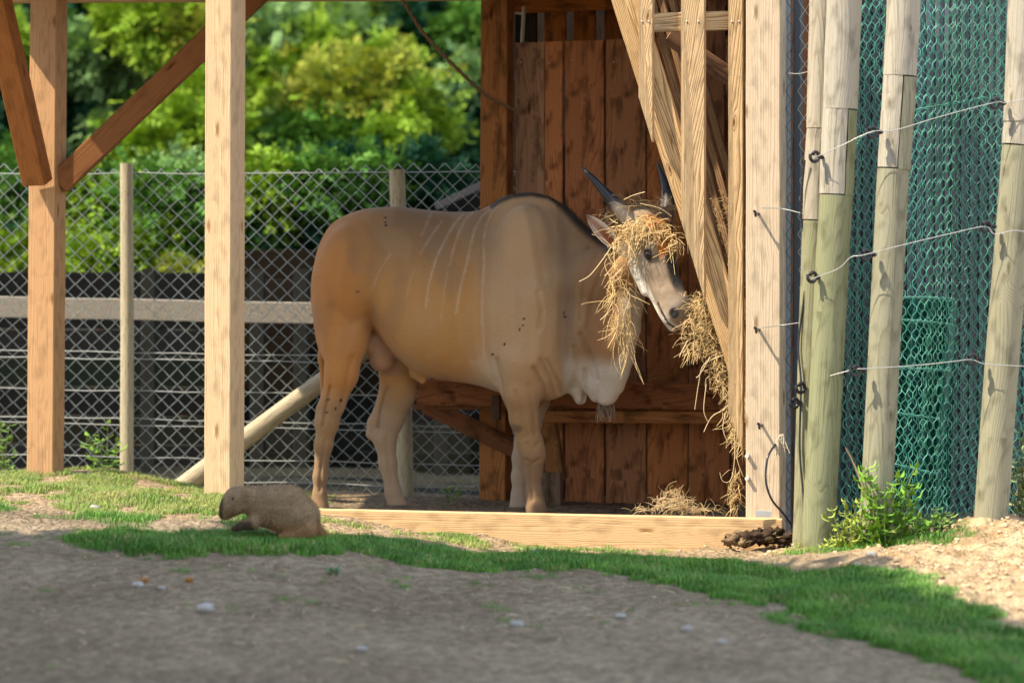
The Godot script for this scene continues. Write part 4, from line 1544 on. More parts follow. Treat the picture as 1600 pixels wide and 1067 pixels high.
			for r in 12:
				for c in 8:
					var o := base + r * 9 + c
					sh.quad(o, o + 1, o + 10, o + 9)
	# coat colours
	var stripes := [coat_line([782, 316, 768, 332, 758, 356, 755, 385, 757, 410, 754, 445, 754, 500, 757, 560]), coat_line([770, 323, 752, 338, 741, 360, 735, 385, 729, 415, 720, 450, 713, 490]), coat_line([738, 331, 726, 344, 716, 366, 708, 392, 703, 415]), coat_line([722, 334, 708, 352, 696, 375, 684, 398, 676, 424, 669, 452, 667, 480]), coat_line([673, 331, 666, 350, 659, 366]), coat_line([690, 345, 678, 362, 664, 384, 657, 396]), coat_line([610, 396, 596, 418, 588, 434, 582, 452]), coat_line([648, 420, 642, 438, 636, 460]), coat_line([700, 425, 694, 460, 690, 500])]
	var stripe_k := [0.6, 0.6, 0.55, 0.6, 0.4, 0.4, 0.35, 0.25, 0.25]
	var ridge := coat_line([768, 320, 782, 311, 800, 304, 830, 301, 858, 306, 880, 321, 902, 345, 925, 367, 950, 386])
	var spots := []
	for c in [818, 497, 817, 507, 812, 513, 600, 340, 601, 347, 770, 553, 788, 536, 625, 616, 510, 626, 508, 646, 530, 627, 522, 640, 880, 488, 882, 493, 559, 455, 602, 352]:
		spots.append(c)
	var fold := coat_line([874, 352, 884, 400, 882, 450, 878, 500, 880, 550, 884, 600])
	var mott := FastNoiseLite.new()
	mott.frequency = 3.2
	mott.fractal_octaves = 3
	for q in body_n:
		var p := sh.v[q]
		var c2 := Vector2(p.x, p.y)
		var u := 800.0 + p.x * F / 14.75
		var v := 400.0 - (p.y - 1.42) * F / 14.75
		var col := lin(0.43, 0.225, 0.080)
		col = lin(0.44, 0.19, 0.055).lerp(col, smoothstep(500, 640, u))
		col = col.lerp(lin(0.42, 0.27, 0.145), smoothstep(735, 775, u))
		col = col.lerp(lin(0.19, 0.115, 0.065), 0.85 * smoothstep(480, 345, v) * smoothstep(500, 620, u) * smoothstep(800, 740, u))   # darker saddle
		col = col.lerp(lin(0.22, 0.13, 0.07), 0.8 * smoothstep(846, 885, u) * smoothstep(600, 540, v) * smoothstep(960, 915, u))   # grey neck
		col = col.lerp(lin(0.27, 0.13, 0.055), 0.8 * smoothstep(900, 945, u) * smoothstep(590, 550, v))
		var n := mott.get_noise_3d(p.x, p.y * 0.6, p.z)
		col = col.lerp(lin(0.17, 0.125, 0.09), 0.28 * smoothstep(0.08, 0.45, n))
		col = col.lerp(lin(0.43, 0.30, 0.18), 0.16 * smoothstep(0.05, 0.4, -n))
		col = col.lerp(lin(0.46, 0.38, 0.29), 0.6 * smoothstep(520, 585, v) * smoothstep(715, 755, u) * smoothstep(800, 770, u))   # pale behind the elbow
		col = col.lerp(lin(0.31, 0.185, 0.09), smoothstep(590, 650, v) * smoothstep(1000, 860, u))
		col = col.lerp(lin(0.43, 0.375, 0.31), smoothstep(545, 575, v) * smoothstep(873, 888, u) * smoothstep(670, 640, v))   # dewlap
		col = col.lerp(lin(0.48, 0.42, 0.34), 0.85 * smoothstep(955, 975, u) * smoothstep(440, 470, v))
		if v > 590.0:
			var pale := 0.0
			if u < 680.0 and p.z < -15.05:
				pale = 0.22
			elif u > 780.0 and p.z < -14.95:
				pale = 0.5
			col = col.lerp(lin(0.52, 0.45, 0.36), pale * smoothstep(590, 680, v))
			col = col.lerp(lin(0.22, 0.14, 0.085), 0.6 * smoothstep(695, 720, v) * (0.0 if pale > 0.1 else 1.0))
			col = col.lerp(lin(0.05, 0.04, 0.035), smoothstep(797, 803, v))
			if p.z > -14.9:
				col = col.lerp(lin(0.08, 0.055, 0.04), 0.6 * smoothstep(9.0, 4.0, Vector2((u - 805.0) * 0.6, v - 668.0).length()))
		if absf(u - 596.0) < 32.0 and v > 525.0 and v < 592.0 and p.z > -15.12 and p.z < -14.9 and u > 575.0:
			col = lin(0.36, 0.20, 0.12)
		if p.z > -14.98 and v < 600.0 and u > 560.0 and u < 800.0:
			for s in stripes.size():
				var dd := near_line(c2, stripes[s])
				if dd < 0.012:
					col = col.lerp(lin(0.62, 0.53, 0.42), stripe_k[s] * 0.5 * smoothstep(0.0085, 0.002, dd) * (0.55 + 0.45 * smoothstep(-0.3, 0.2, mott.get_noise_2d(p.x * 6.0, p.y * 5.0))))
		var rd := near_line(c2, ridge)
		if rd < 0.06 and u > 765.0 and u < 955.0:
			col = col.lerp(lin(0.035, 0.026, 0.02), smoothstep(0.05 if u > 870.0 else 0.03, 0.006, rd))
		if u > 870.0 and u < 900.0:
			col = col.lerp(lin(0.16, 0.12, 0.09), 0.3 * smoothstep(0.07, 0.01, near_line(c2, fold)))
		for s in spots.size() / 2:
			var du: float = u - spots[s * 2]
			var dv: float = v - spots[s * 2 + 1]
			if p.z > -15.0 and du * du + dv * dv < 4.0:
				col = lin(0.03, 0.025, 0.02)
		sh.c[q] = col
	for q in range(body_n, head_n):
		var l := hd.inv * sh.v[q]
		var n := mott.get_noise_3d(l.x * 4.0, l.y * 4.0, l.z * 4.0)
		var col := lin(0.31, 0.235, 0.165).lerp(lin(0.22, 0.165, 0.115), clampf(0.5 + n * 1.3, 0, 1))
		col = col.lerp(lin(0.74, 0.69, 0.60), smoothstep(-0.065, -0.095, l.y) * smoothstep(0.16, 0.22, l.x))             # white jaw
		col = col.lerp(lin(0.62, 0.55, 0.45), 0.45 * smoothstep(0.27, 0.20, l.x) * smoothstep(0.02, -0.02, l.y) * smoothstep(0.1, 0.15, l.x))
		col = col.lerp(lin(0.30, 0.22, 0.15), smoothstep(0.06, 0.0, l.x) * 0.8)
		col = col.lerp(lin(0.50, 0.15, 0.015), smoothstep(0.035, 0.06, l.y) * smoothstep(0.245, 0.20, l.x) * smoothstep(-0.02, 0.04, l.x) * smoothstep(0.06, 0.045, absf(l.z)))   # rufous forehead
		var blaze := smoothstep(0.20, 0.24, l.x) * smoothstep(0.44, 0.37, l.x) * smoothstep(0.012, 0.034, l.y) * smoothstep(0.042, 0.026, absf(l.z))
		col = col.lerp(lin(0.035, 0.03, 0.028), blaze)
		col = col.lerp(lin(0.20, 0.165, 0.14), smoothstep(0.40, 0.47, l.x) * smoothstep(-0.02, 0.01, l.y) * 0.7)
		var nd := Vector3(l.x - 0.497, l.y - 0.006, absf(l.z) - 0.067).length()
		col = col.lerp(lin(0.018, 0.016, 0.016), smoothstep(0.034, 0.018, nd))
		col = col.lerp(lin(0.55, 0.50, 0.44), 0.7 * smoothstep(0.44, 0.48, l.x) * smoothstep(-0.025, -0.045, l.y))
		if l.x > 0.40 and l.x < 0.545 and absf(l.y + 0.058) < 0.007:
			col = lin(0.03, 0.022, 0.02)
		var ed := Vector2(l.x - 0.193, l.y - 0.026).length()
		if absf(l.z) > 0.05:
			col = col.lerp(lin(0.025, 0.02, 0.018), smoothstep(0.036, 0.022, ed))
			col = col.lerp(lin(0.04, 0.03, 0.025), 0.7 * smoothstep(0.016, 0.006, absf(l.y - 0.02 + (l.x - 0.2) * 0.25)) * smoothstep(0.19, 0.20, l.x) * smoothstep(0.25, 0.23, l.x))
		sh.c[q] = col
	var root := thing("antelope", P(690, 812, 14.95), "large tan horned antelope with hay on its head, feeding at the rack", "antelope")
	put(sh, "body", M.fur, root)
	for s in [1.0, -1.0]:
		var e := Shape.new()
		ball(e, H * Vector3(0.193, 0.026, 0.084 * s), Vector3.ONE * 0.021, lin(0.012, 0.009, 0.008), 0.0, 9, 14)
		put(e, "eye", M.eye, root)
	# spiral horns
	for hspec in [[[P(990, 352, 14.16), P(968, 326, 14.18), P(938, 292, 14.23), P(908, 260, 14.3)], 0.050], [[P(1036, 352, 14.26), P(1044, 322, 14.31), P(1040, 290, 14.36), P(1027, 252, 14.43)], 0.048]]:
		var hs := Shape.new()
		var pts := curve(hspec[0], 14)
		var fr := []
		var m := pts.size()
		var x := Vector3.ZERO
		for q in m:
			var t := float(q) / (m - 1)
			var dir: Vector3 = ((pts[mini(q + 1, m - 1)] as Vector3) - (pts[maxi(q - 1, 0)] as Vector3)).normalized()
			x = dir.cross(Vector3(0.2, 0.1, 0.95)).normalized()
			x = x.rotated(dir, t * 7.0)
			var y := dir.cross(x)
			var r: float = lerpf(hspec[1], 0.003, pow(t, 1.25)) * (1.0 + 0.04 * sin(t * 60.0) * (1.0 - t))
			fr.append(Transform3D(Basis(x * r, y * r, dir), pts[q]))
		var prof := PackedVector2Array()
		for q in 18:
			var an := TAU * q / 18.0
			var rr := 1.0 + 0.22 * pow(maxf(cos(an), 0.0), 6.0)
			prof.append(Vector2(cos(an), sin(an)) * rr)
		sweep(hs, fr, prof, true, Color.WHITE, Vector2.ZERO, 1, 1)
		for q in hs.v.size():
			var t := clampf((hs.v[q] - pts[0]).length() / ((pts[-1] as Vector3) - (pts[0] as Vector3)).length(), 0, 1)
			hs.c[q] = lin(0.22, 0.18, 0.14).lerp(lin(0.022, 0.024, 0.032), smoothstep(0.25, 0.45, t))
		put(hs, "horn", M.horn, root)
	# rufous forehead brush, dark mane, dewlap brush: hair
	var hair := Shape.new()
	for q in 420:
		var l := Vector3(rn(0.03, 0.21), 0.085 + rn(-0.015, 0.004), rn(-0.045, 0.045))
		var p := H * l
		var tip := H * (l + Vector3(rn(0.01, 0.035), rn(0.008, 0.03), rn(-0.016, 0.016)))
		tube(hair, [p, p.lerp(tip, 0.5) + up * 0.006, tip], 0.0018, 0.0006, 3, vary(lin(0.46, 0.165, 0.025), 0.35), false)
	put(hair, "forehead_brush", M.hay, root, "stuff")
	var mane := Shape.new()
	var rid := [[772, 317, 14.89], [800, 304, 14.86], [830, 301, 14.83], [858, 307, 14.79], [880, 322, 14.73], [902, 345, 14.67], [925, 367, 14.6], [950, 386, 14.5]]
	for q in 900:
		var f := rn(0, 6.99)
		var a: Array = rid[int(f)]
		var b: Array = rid[int(f) + 1]
		var t := f - int(f)
		var p := P(lerpf(a[0], b[0], t), lerpf(a[1], b[1], t) + 3, lerpf(a[2], b[2], t)) + Vector3(0, 0, rn(-0.03, 0.03))
		var g := 0.012 + 0.022 * smoothstep(3.0, 5.0, f)
		tube(mane, [p, p + Vector3(rn(-0.012, 0.008), g * rn(0.6, 1.3), rn(-0.008, 0.012))], 0.002, 0.0008, 3, vary(lin(0.045, 0.032, 0.024), 0.4), false)
	put(mane, "mane", M.hay, root, "stuff")
	var brush := Shape.new()
	for q in 160:
		var p := P(945 + rn(-12, 15), 636 + rn(-6, 4), 14.55 + rn(-0.03, 0.03))
		tube(brush, [p, p + Vector3(rn(-0.02, 0.03), rn(-0.08, -0.04), rn(-0.02, 0.02))], 0.0016, 0.0006, 3, vary(lin(0.16, 0.105, 0.065), 0.4), false)
	put(brush, "dewlap_brush", M.hay, root, "stuff")


# ---------------------------------------------------------------- the prairie dog
func make_prairie_dog() -> void:
	var fl := Flesh.new()
	fl.k = 0.022
	var d := 12.42
	var ch := [
		[[466, 808, d, 0.096], [447, 796, d, 0.105], [420, 791, d, 0.092], [398, 783, d - 0.01, 0.064], [384, 780, d - 0.02, 0.050], [369, 782, d - 0.02, 0.056], [358, 793, d - 0.03, 0.042], [350, 804, d - 0.03, 0.024]],
		[[468, 816, d - 0.05, 0.075], [474, 828, d - 0.06, 0.055], [462, 838, d - 0.08, 0.026], [440, 840, d - 0.09, 0.02]],
		[[468, 816, d + 0.05, 0.07], [474, 832, d + 0.05, 0.05], [455, 838, d + 0.05, 0.022]],
		[[404, 806, d - 0.04, 0.045], [396, 816, d - 0.07, 0.026], [380, 820, d - 0.08, 0.018], [366, 826, d - 0.08, 0.015]],
		[[404, 806, d + 0.04, 0.045], [394, 818, d + 0.05, 0.025], [372, 824, d + 0.05, 0.014]],
		[[492, 826, d + 0.02, 0.03], [508, 838, d + 0.05, 0.02]]]
	for c in ch:
		for q in c.size() - 1:
			fl.bone(P(c[q][0], c[q][1], c[q][2]), P(c[q + 1][0], c[q + 1][1], c[q + 1][2]), c[q][3], c[q + 1][3])
	fl.lump(P(381, 769, d - 0.055), Vector3(0.018, 0.016, 0.012))
	fl.lump(P(368, 790, d - 0.05), Vector3(0.03, 0.026, 0.022))
	var sh := Shape.new()
	var lo := P(515, 850, d)
	fl.build(Vector3(-1.36, 0.08, -12.62), Vector3(-0.78, 0.46, -12.2), 0.0065, sh)
	var nz := FastNoiseLite.new()
	nz.frequency = 14.0
	for q in sh.v.size():
		var p := sh.v[q]
		var u := 800.0 + p.x * F / d
		var v := 400.0 - (p.y - 1.42) * F / d
		var n := nz.get_noise_3dv(p)
		var col := lin(0.47, 0.335, 0.205).lerp(lin(0.35, 0.245, 0.145), clampf(0.5 + n, 0, 1))
		col = col.lerp(lin(0.46, 0.25, 0.11), 0.7 * smoothstep(805, 830, v) * smoothstep(400, 430, u))
		col = col.lerp(lin(0.30, 0.19, 0.07), 0.6 * smoothstep(790, 805, v) * smoothstep(395, 370, u))
		col = col.lerp(lin(0.07, 0.055, 0.045), smoothstep(352, 345, u) * 0.9)
		col = col.lerp(lin(0.11, 0.085, 0.06), smoothstep(402, 390, u) * smoothstep(808, 816, v))
		sh.c[q] = col
	var o := thing("prairie_dog", P(430, 842, d), "plump brown prairie dog bent over nibbling at the edge of the sunny turf", "prairie dog")
	put(sh, "body", M.pelt, o)
	var e := Shape.new()
	ball(e, P(364, 779, d - 0.070), Vector3.ONE * 0.0105, lin(0.012, 0.01, 0.01), 0.0, 8, 12)
	put(e, "eye", M.eye, o)
	var fur := Shape.new()
	for q in range(0, sh.v.size(), 4):
		if sh.v[q].z + o.position.z < -12.5:
			continue
		var p := sh.v[q] + o.position
		var nn := sh.n[q]
		var t := (nn * 0.6 + Vector3(0.8, -0.35, 0) + rv(0.4)).normalized()
		tube(fur, [p - nn * 0.002, p + (nn * 0.35 + t * 0.65).normalized() * rn(0.005, 0.010)], 0.0013, 0.0004, 3, vary(sh.c[q], 0.35), false)
	put(fur, "coat_hair", M.hay, o, "stuff")


# ---------------------------------------------------------------- hay
func straw(sh: Shape, at: Vector3, dir: Vector3, len: float, curl: float, sag: float, r := 0.0017, col := Color(0.64, 0.46, 0.21)) -> void:
	var pts := [at]
	var p := at
	var v := dir.normalized()
	var bend := rv(curl)
	for q in 5:
		p += v * len / 5.0
		pts.append(p)
		v = (v + bend * 0.35 + Vector3(0, -sag, 0) + rv(curl * 0.25)).normalized()
	var mixed := col.lerp(Color(0.40, 0.27, 0.12), rng.randf() * 0.7) if rng.randf() < 0.45 else col
	tube(sh, pts, r, r * 0.5, 3, vary(mixed, 0.3), false)


func make_hay() -> void:
	var sh := Shape.new()
	# cap over the forehead, in front
	for q in 400:
		var an := rn(-PI, PI)
		var rr := sqrt(rng.randf())
		var px := 1012 + cos(an) * rr * 56
		var py := 366 + sin(an) * rr * 24 - (1.0 - absf(cos(an) * rr)) * 6 + maxf(px - 1020, 0) * 0.35 - maxf(1000 - px, 0) * 0.1
		if px > 1062 or (px > 1008 and px < 1050 and py > 364):
			continue
		var d := 14.07 - 0.06 * (px - 960) / 100.0 + rn(-0.03, 0.04)
		straw(sh, P(px, py, d), Vector3(rn(-1, 1), rn(-0.8, 0.35), rn(-0.15, 0.2)), rn(0.03, 0.15), 1.4, 0.42, rn(0.0014, 0.0025))
	# looser hay behind, between the horns
	for q in 210:
		var px := 1006 + rn(-52, 50)
		var py := 330 - 22 * sqrt(maxf(0.0, 1.0 - pow((px - 1008) / 55.0, 2.0))) * rng.randf() + rn(-2, 22)
		straw(sh, P(px, py, 14.2 + rn(-0.05, 0.08)), Vector3(rn(-1, 1), rn(-0.4, 0.7), rn(-0.3, 0.3)), rn(0.05, 0.16), 1.1, 0.15, rn(0.0011, 0.0017), Color(0.42, 0.31, 0.17))
	# long drape over the near cheek and neck
	for q in 130:
		var t := pow(rng.randf(), 0.9)
		var py := 372 + t * 150
		var w := 26.0 - t * 12.0
		var px := 968 + rn(-1, 1) * w * (0.5 + 0.5 * absf(sin(t * 9.0))) - t * 2.0
		straw(sh, P(px, py, 14.12 + t * 0.10 + rn(-0.05, 0.04)), Vector3(rn(-0.55, 0.55), rn(-1.2, 0.2), rn(-0.2, 0.2)), rn(0.03, 0.20), 1.3, 0.35, rn(0.0012, 0.0024))
	for q in 26:
		var px := 976 + rn(-16, 10)
		straw(sh, P(px, 480 + rn(-20, 60), 14.24 + rn(-0.03, 0.03)), Vector3(rn(-0.3, 0.3), -1, rn(-0.1, 0.1)), rn(0.10, 0.24), 0.7, 0.2, rn(0.0013, 0.0020))
	for c in [[[956, 385], [940, 408], [922, 430], [905, 440]], [[985, 520], [982, 545], [990, 565], [1004, 596]], [[984, 530], [975, 548], [968, 560], [971, 578]], [[962, 300 + 90], [940, 372], [925, 366]], [[1048, 398], [1051, 425], [1046, 432], [1038, 445], [1042, 462]], [[1042, 392], [1037, 415], [1037, 440]], [[958, 470], [948, 490], [938, 500]], [[962, 440], [952, 428], [945, 430]], [[1008, 300], [990, 305], [975, 312]], [[1000, 318], [1030, 325], [1050, 338]]]:
		var pts := []
		for k in c:
			pts.append(P(k[0], k[1], 14.10 if k[1] < 470 else 14.26))
		tube(sh, curve(pts, 5), 0.0024, 0.0017, 4, vary(lin(0.66, 0.52, 0.30), 0.1), false)
	tag(put(sh, "hay_wig", M.hay), "tangled pale hay draped over the antelope's head, cheek and horns", "hay", "", "stuff")
	# hay hanging out of the rack
	sh = Shape.new()
	for q in 560:
		var t := rng.randf()
		var y := 455 + t * 245
		var edge := 1092 + (y - 455) * 0.29
		var w := 34.0 * (1.0 - t * 0.55)
		var px := edge - absf(rn(0, 1) * rn(0, 1)) * w * 1.2 + 4
		straw(sh, P(px, y, 13.86 + rn(0, 0.22)), Vector3(rn(-0.8, 0.7), rn(-1.0, 0.5), rn(-0.4, 0.3)), rn(0.03, 0.10), 1.3, 0.35, rn(0.0014, 0.0024), Color(0.58, 0.42, 0.19))
	for q in 250:
		straw(sh, P(1086 + rn(-16, 20), 490 + rn(-28, 62), 13.88 + rn(0, 0.15)), Vector3(rn(-0.8, 0.7), rn(-1.0, 0.4), rn(-0.4, 0.3)), rn(0.04, 0.10), 1.2, 0.3, rn(0.0012, 0.0020))
	for q in 500:
		straw(sh, P(1126 + rn(-22, 30), 410 + rn(-105, 90), 14.15 + rn(-0.15, 0.25)), Vector3(rn(-0.8, 0.8), rn(-0.9, 0.6), rn(-0.4, 0.4)), rn(0.05, 0.13), 1.2, 0.25, rn(0.0012, 0.0018), Color(0.45, 0.32, 0.16))
	for c in [[[1130, 555], [1100, 570], [1092, 600], [1086, 640]], [[1104, 600], [1100, 640], [1106, 658]], [[1150, 622], [1130, 640], [1112, 652], [1100, 675]], [[1134, 645], [1130, 670], [1138, 692]], [[1148, 670], [1148, 720], [1142, 750], [1130, 752], [1125, 738]], [[1075, 532], [1066, 548], [1062, 558]], [[1084, 535], [1084, 550], [1088, 562]], [[1158, 690], [1152, 715], [1162, 745]], [[1110, 558], [1094, 585], [1088, 590]]]:
		var pts := []
		for k in c:
			pts.append(P(k[0], k[1], 13.82))
		tube(sh, curve(pts, 5), 0.0022, 0.0016, 4, vary(lin(0.64, 0.50, 0.29), 0.12), false)
	tag(put(sh, "rack_hay", M.hay), "hay spilling out along the sloping edge of the wooden rack", "hay", "", "stuff")
	sh = Shape.new()
	for q in 300:
		var t := rng.randf()
		var px := 1060 + rn(-1, 1) * rng.randf() * 75
		var hgt := maxf(0.0, 1.0 - absf(px - 1048) / 32.0) * 34
		straw(sh, P(px, 798 - t * hgt, 13.95 + rn(-0.06, 0.15)), Vector3(rn(-1, 1), rn(-0.3, 0.8), rn(-0.5, 0.4)), rn(0.03, 0.10), 1.2, 0.25, rn(0.0011, 0.0018), Color(0.55, 0.41, 0.22))
	for q in 60:
		straw(sh, P(1150 + rn(-10, 8), 760 + rn(-30, 36), 13.8 + rn(0, 0.1)), Vector3(rn(-0.5, 0.5), rn(-1, 0.2), rn(-0.3, 0.3)), rn(0.05, 0.11), 1.2, 0.3, rn(0.0011, 0.0018))
	tag(put(sh, "dropped_hay", M.hay), "small heap of dropped hay on the shelter floor behind the sill", "hay", "", "stuff")


# ---------------------------------------------------------------- plants
func leaf_mesh(w: float, droop: float) -> ArrayMesh:   # one unit long leaf with a folded midrib
	var sh := Shape.new()
	var spine := [Vector3(0, 0, 0), Vector3(0, 0.05, 0.35), Vector3(0, 0.03, 0.7), Vector3(0, -droop, 1.0)]
	var wid := [0.06, 1.0, 0.75, 0.0]
	for q in 4:
		var c: Vector3 = spine[q]
		for s in [-1.0, 0.0, 1.0]:
			sh.add(c + Vector3(s * w * 0.5 * wid[q], absf(s) * w * 0.16, 0), Vector3(-s * 0.4, 1, 0).normalized(), Vector2.ZERO, Color.WHITE)
	for q in 3:
		for s in 2:
			var o := q * 3 + s
			sh.quad(o, o + 1, o + 4, o + 3)
	return sh.mesh(M.leaf)


func sprig_mesh(leaves: int, sd: int) -> ArrayMesh:   # a short twig carrying several leaves, about one unit long
	var sh := Shape.new()
	var g := RandomNumberGenerator.new()
	g.seed = sd
	for q in leaves:
		var t := (q + 0.5) / leaves
		var side := 1.0 if q % 2 == 0 else -1.0
		var at := Vector3(g.randf_range(-0.05, 0.05), -0.12 * t * t, t * 0.75)
		var dir := Vector3(side * g.randf_range(0.5, 1.0), g.randf_range(-0.3, 0.35), g.randf_range(0.3, 0.9)).normalized()
		var across := dir.cross(Vector3.UP + Vector3(g.randf_range(-0.5, 0.5), 0, g.randf_range(-0.5, 0.5))).normalized()
		var nn := across.cross(dir).normalized()
		if nn.y < 0.0:
			nn = -nn
		var L := g.randf_range(0.30, 0.48)
		var col := vary(Color(0.9, 0.9, 0.9), 0.1)
		var a := sh.add(at, nn, Vector2.ZERO, col)
		var b := sh.add(at + dir * L * 0.45 + across * L * 0.23 + nn * 0.03, nn, Vector2.ZERO, col)
		var c := sh.add(at + dir * L - nn * 0.03, nn, Vector2.ZERO, col)
		var e := sh.add(at + dir * L * 0.45 - across * L * 0.23 + nn * 0.03, nn, Vector2.ZERO, col)
		sh.quad(a, b, c, e)
	return sh.mesh(M.leaf)


const BRIGHT := Color(0.215, 0.345, 0.03)
const OLIVE := Color(0.30, 0.34, 0.05)
const MID := Color(0.085, 0.20, 0.03)
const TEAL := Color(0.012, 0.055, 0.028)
const PALE := Color(0.20, 0.33, 0.12)


# a tree or bush: each lobe is [centre, radius, colour, sprigs]
func bush(called: String, label: String, category: String, base: Vector3, lobes: Array, size: float, mesh: ArrayMesh, trunk_r: float, group := "", ragged := 1.0) -> void:
	var o := thing(called, base, label, category, group)
	var where := []
	var cols := []
	for l in lobes:
		var c: Vector3 = l[0] - base
		var R: float = l[1]
		for q in l[3]:
			var dir := rv(1.0)
			while dir.length() > 1.0 or dir.length() < 0.05:
				dir = rv(1.0)
			dir = dir.normalized()
			var rad := R * (0.35 + 0.72 * pow(rng.randf(), 0.6) + (0.55 if ragged > 0.5 else 0.1) * pow(rng.randf(), 4.0)) * (1.0 + ragged * lumps.get_noise_3d(dir.x * 1.9 + c.x, dir.y * 1.9 + c.y, dir.z * 1.9))
			var p := c + dir * rad * Vector3(1.0, 0.82, 1.0)
			var out := (dir + Vector3(0, -0.25, 0) + rv(0.8)).normalized()
			var x := out.cross(Vector3.UP + rv(0.7)).normalized()
			var s := size * rn(0.7, 1.35)
			where.append(Transform3D(Basis(x * s, out.cross(x) * -s, out * s).orthonormalized().scaled_local(Vector3.ONE * s), p))
			cols.append(vary(l[2], 0.32))
	scatter("crown", mesh, where, cols, o)
	var tr := Shape.new()
	var topc: Vector3 = lobes[0][0]
	tube(tr, curve([base + Vector3(0, -0.1, 0), base.lerp(topc, 0.5) + Vector3(0.1, 0, 0.05), topc], 5), trunk_r, trunk_r * 0.5, 10, lin(0.10, 0.075, 0.05))
	for l in lobes:
		var mid := base.lerp(topc, 0.55)
		tube(tr, curve([mid, mid.lerp(l[0], 0.6) + Vector3(0, 0.1, 0), l[0]], 4), trunk_r * 0.4, trunk_r * 0.12, 6, lin(0.10, 0.075, 0.05))
	put(tr, "trunk", M.round, o)


func lobe(px: float, py: float, d: float, rpx: float, col: Color, n: int) -> Array:
	return [P(px, py, d), rpx * d / F, col, int(n * 2.2)]


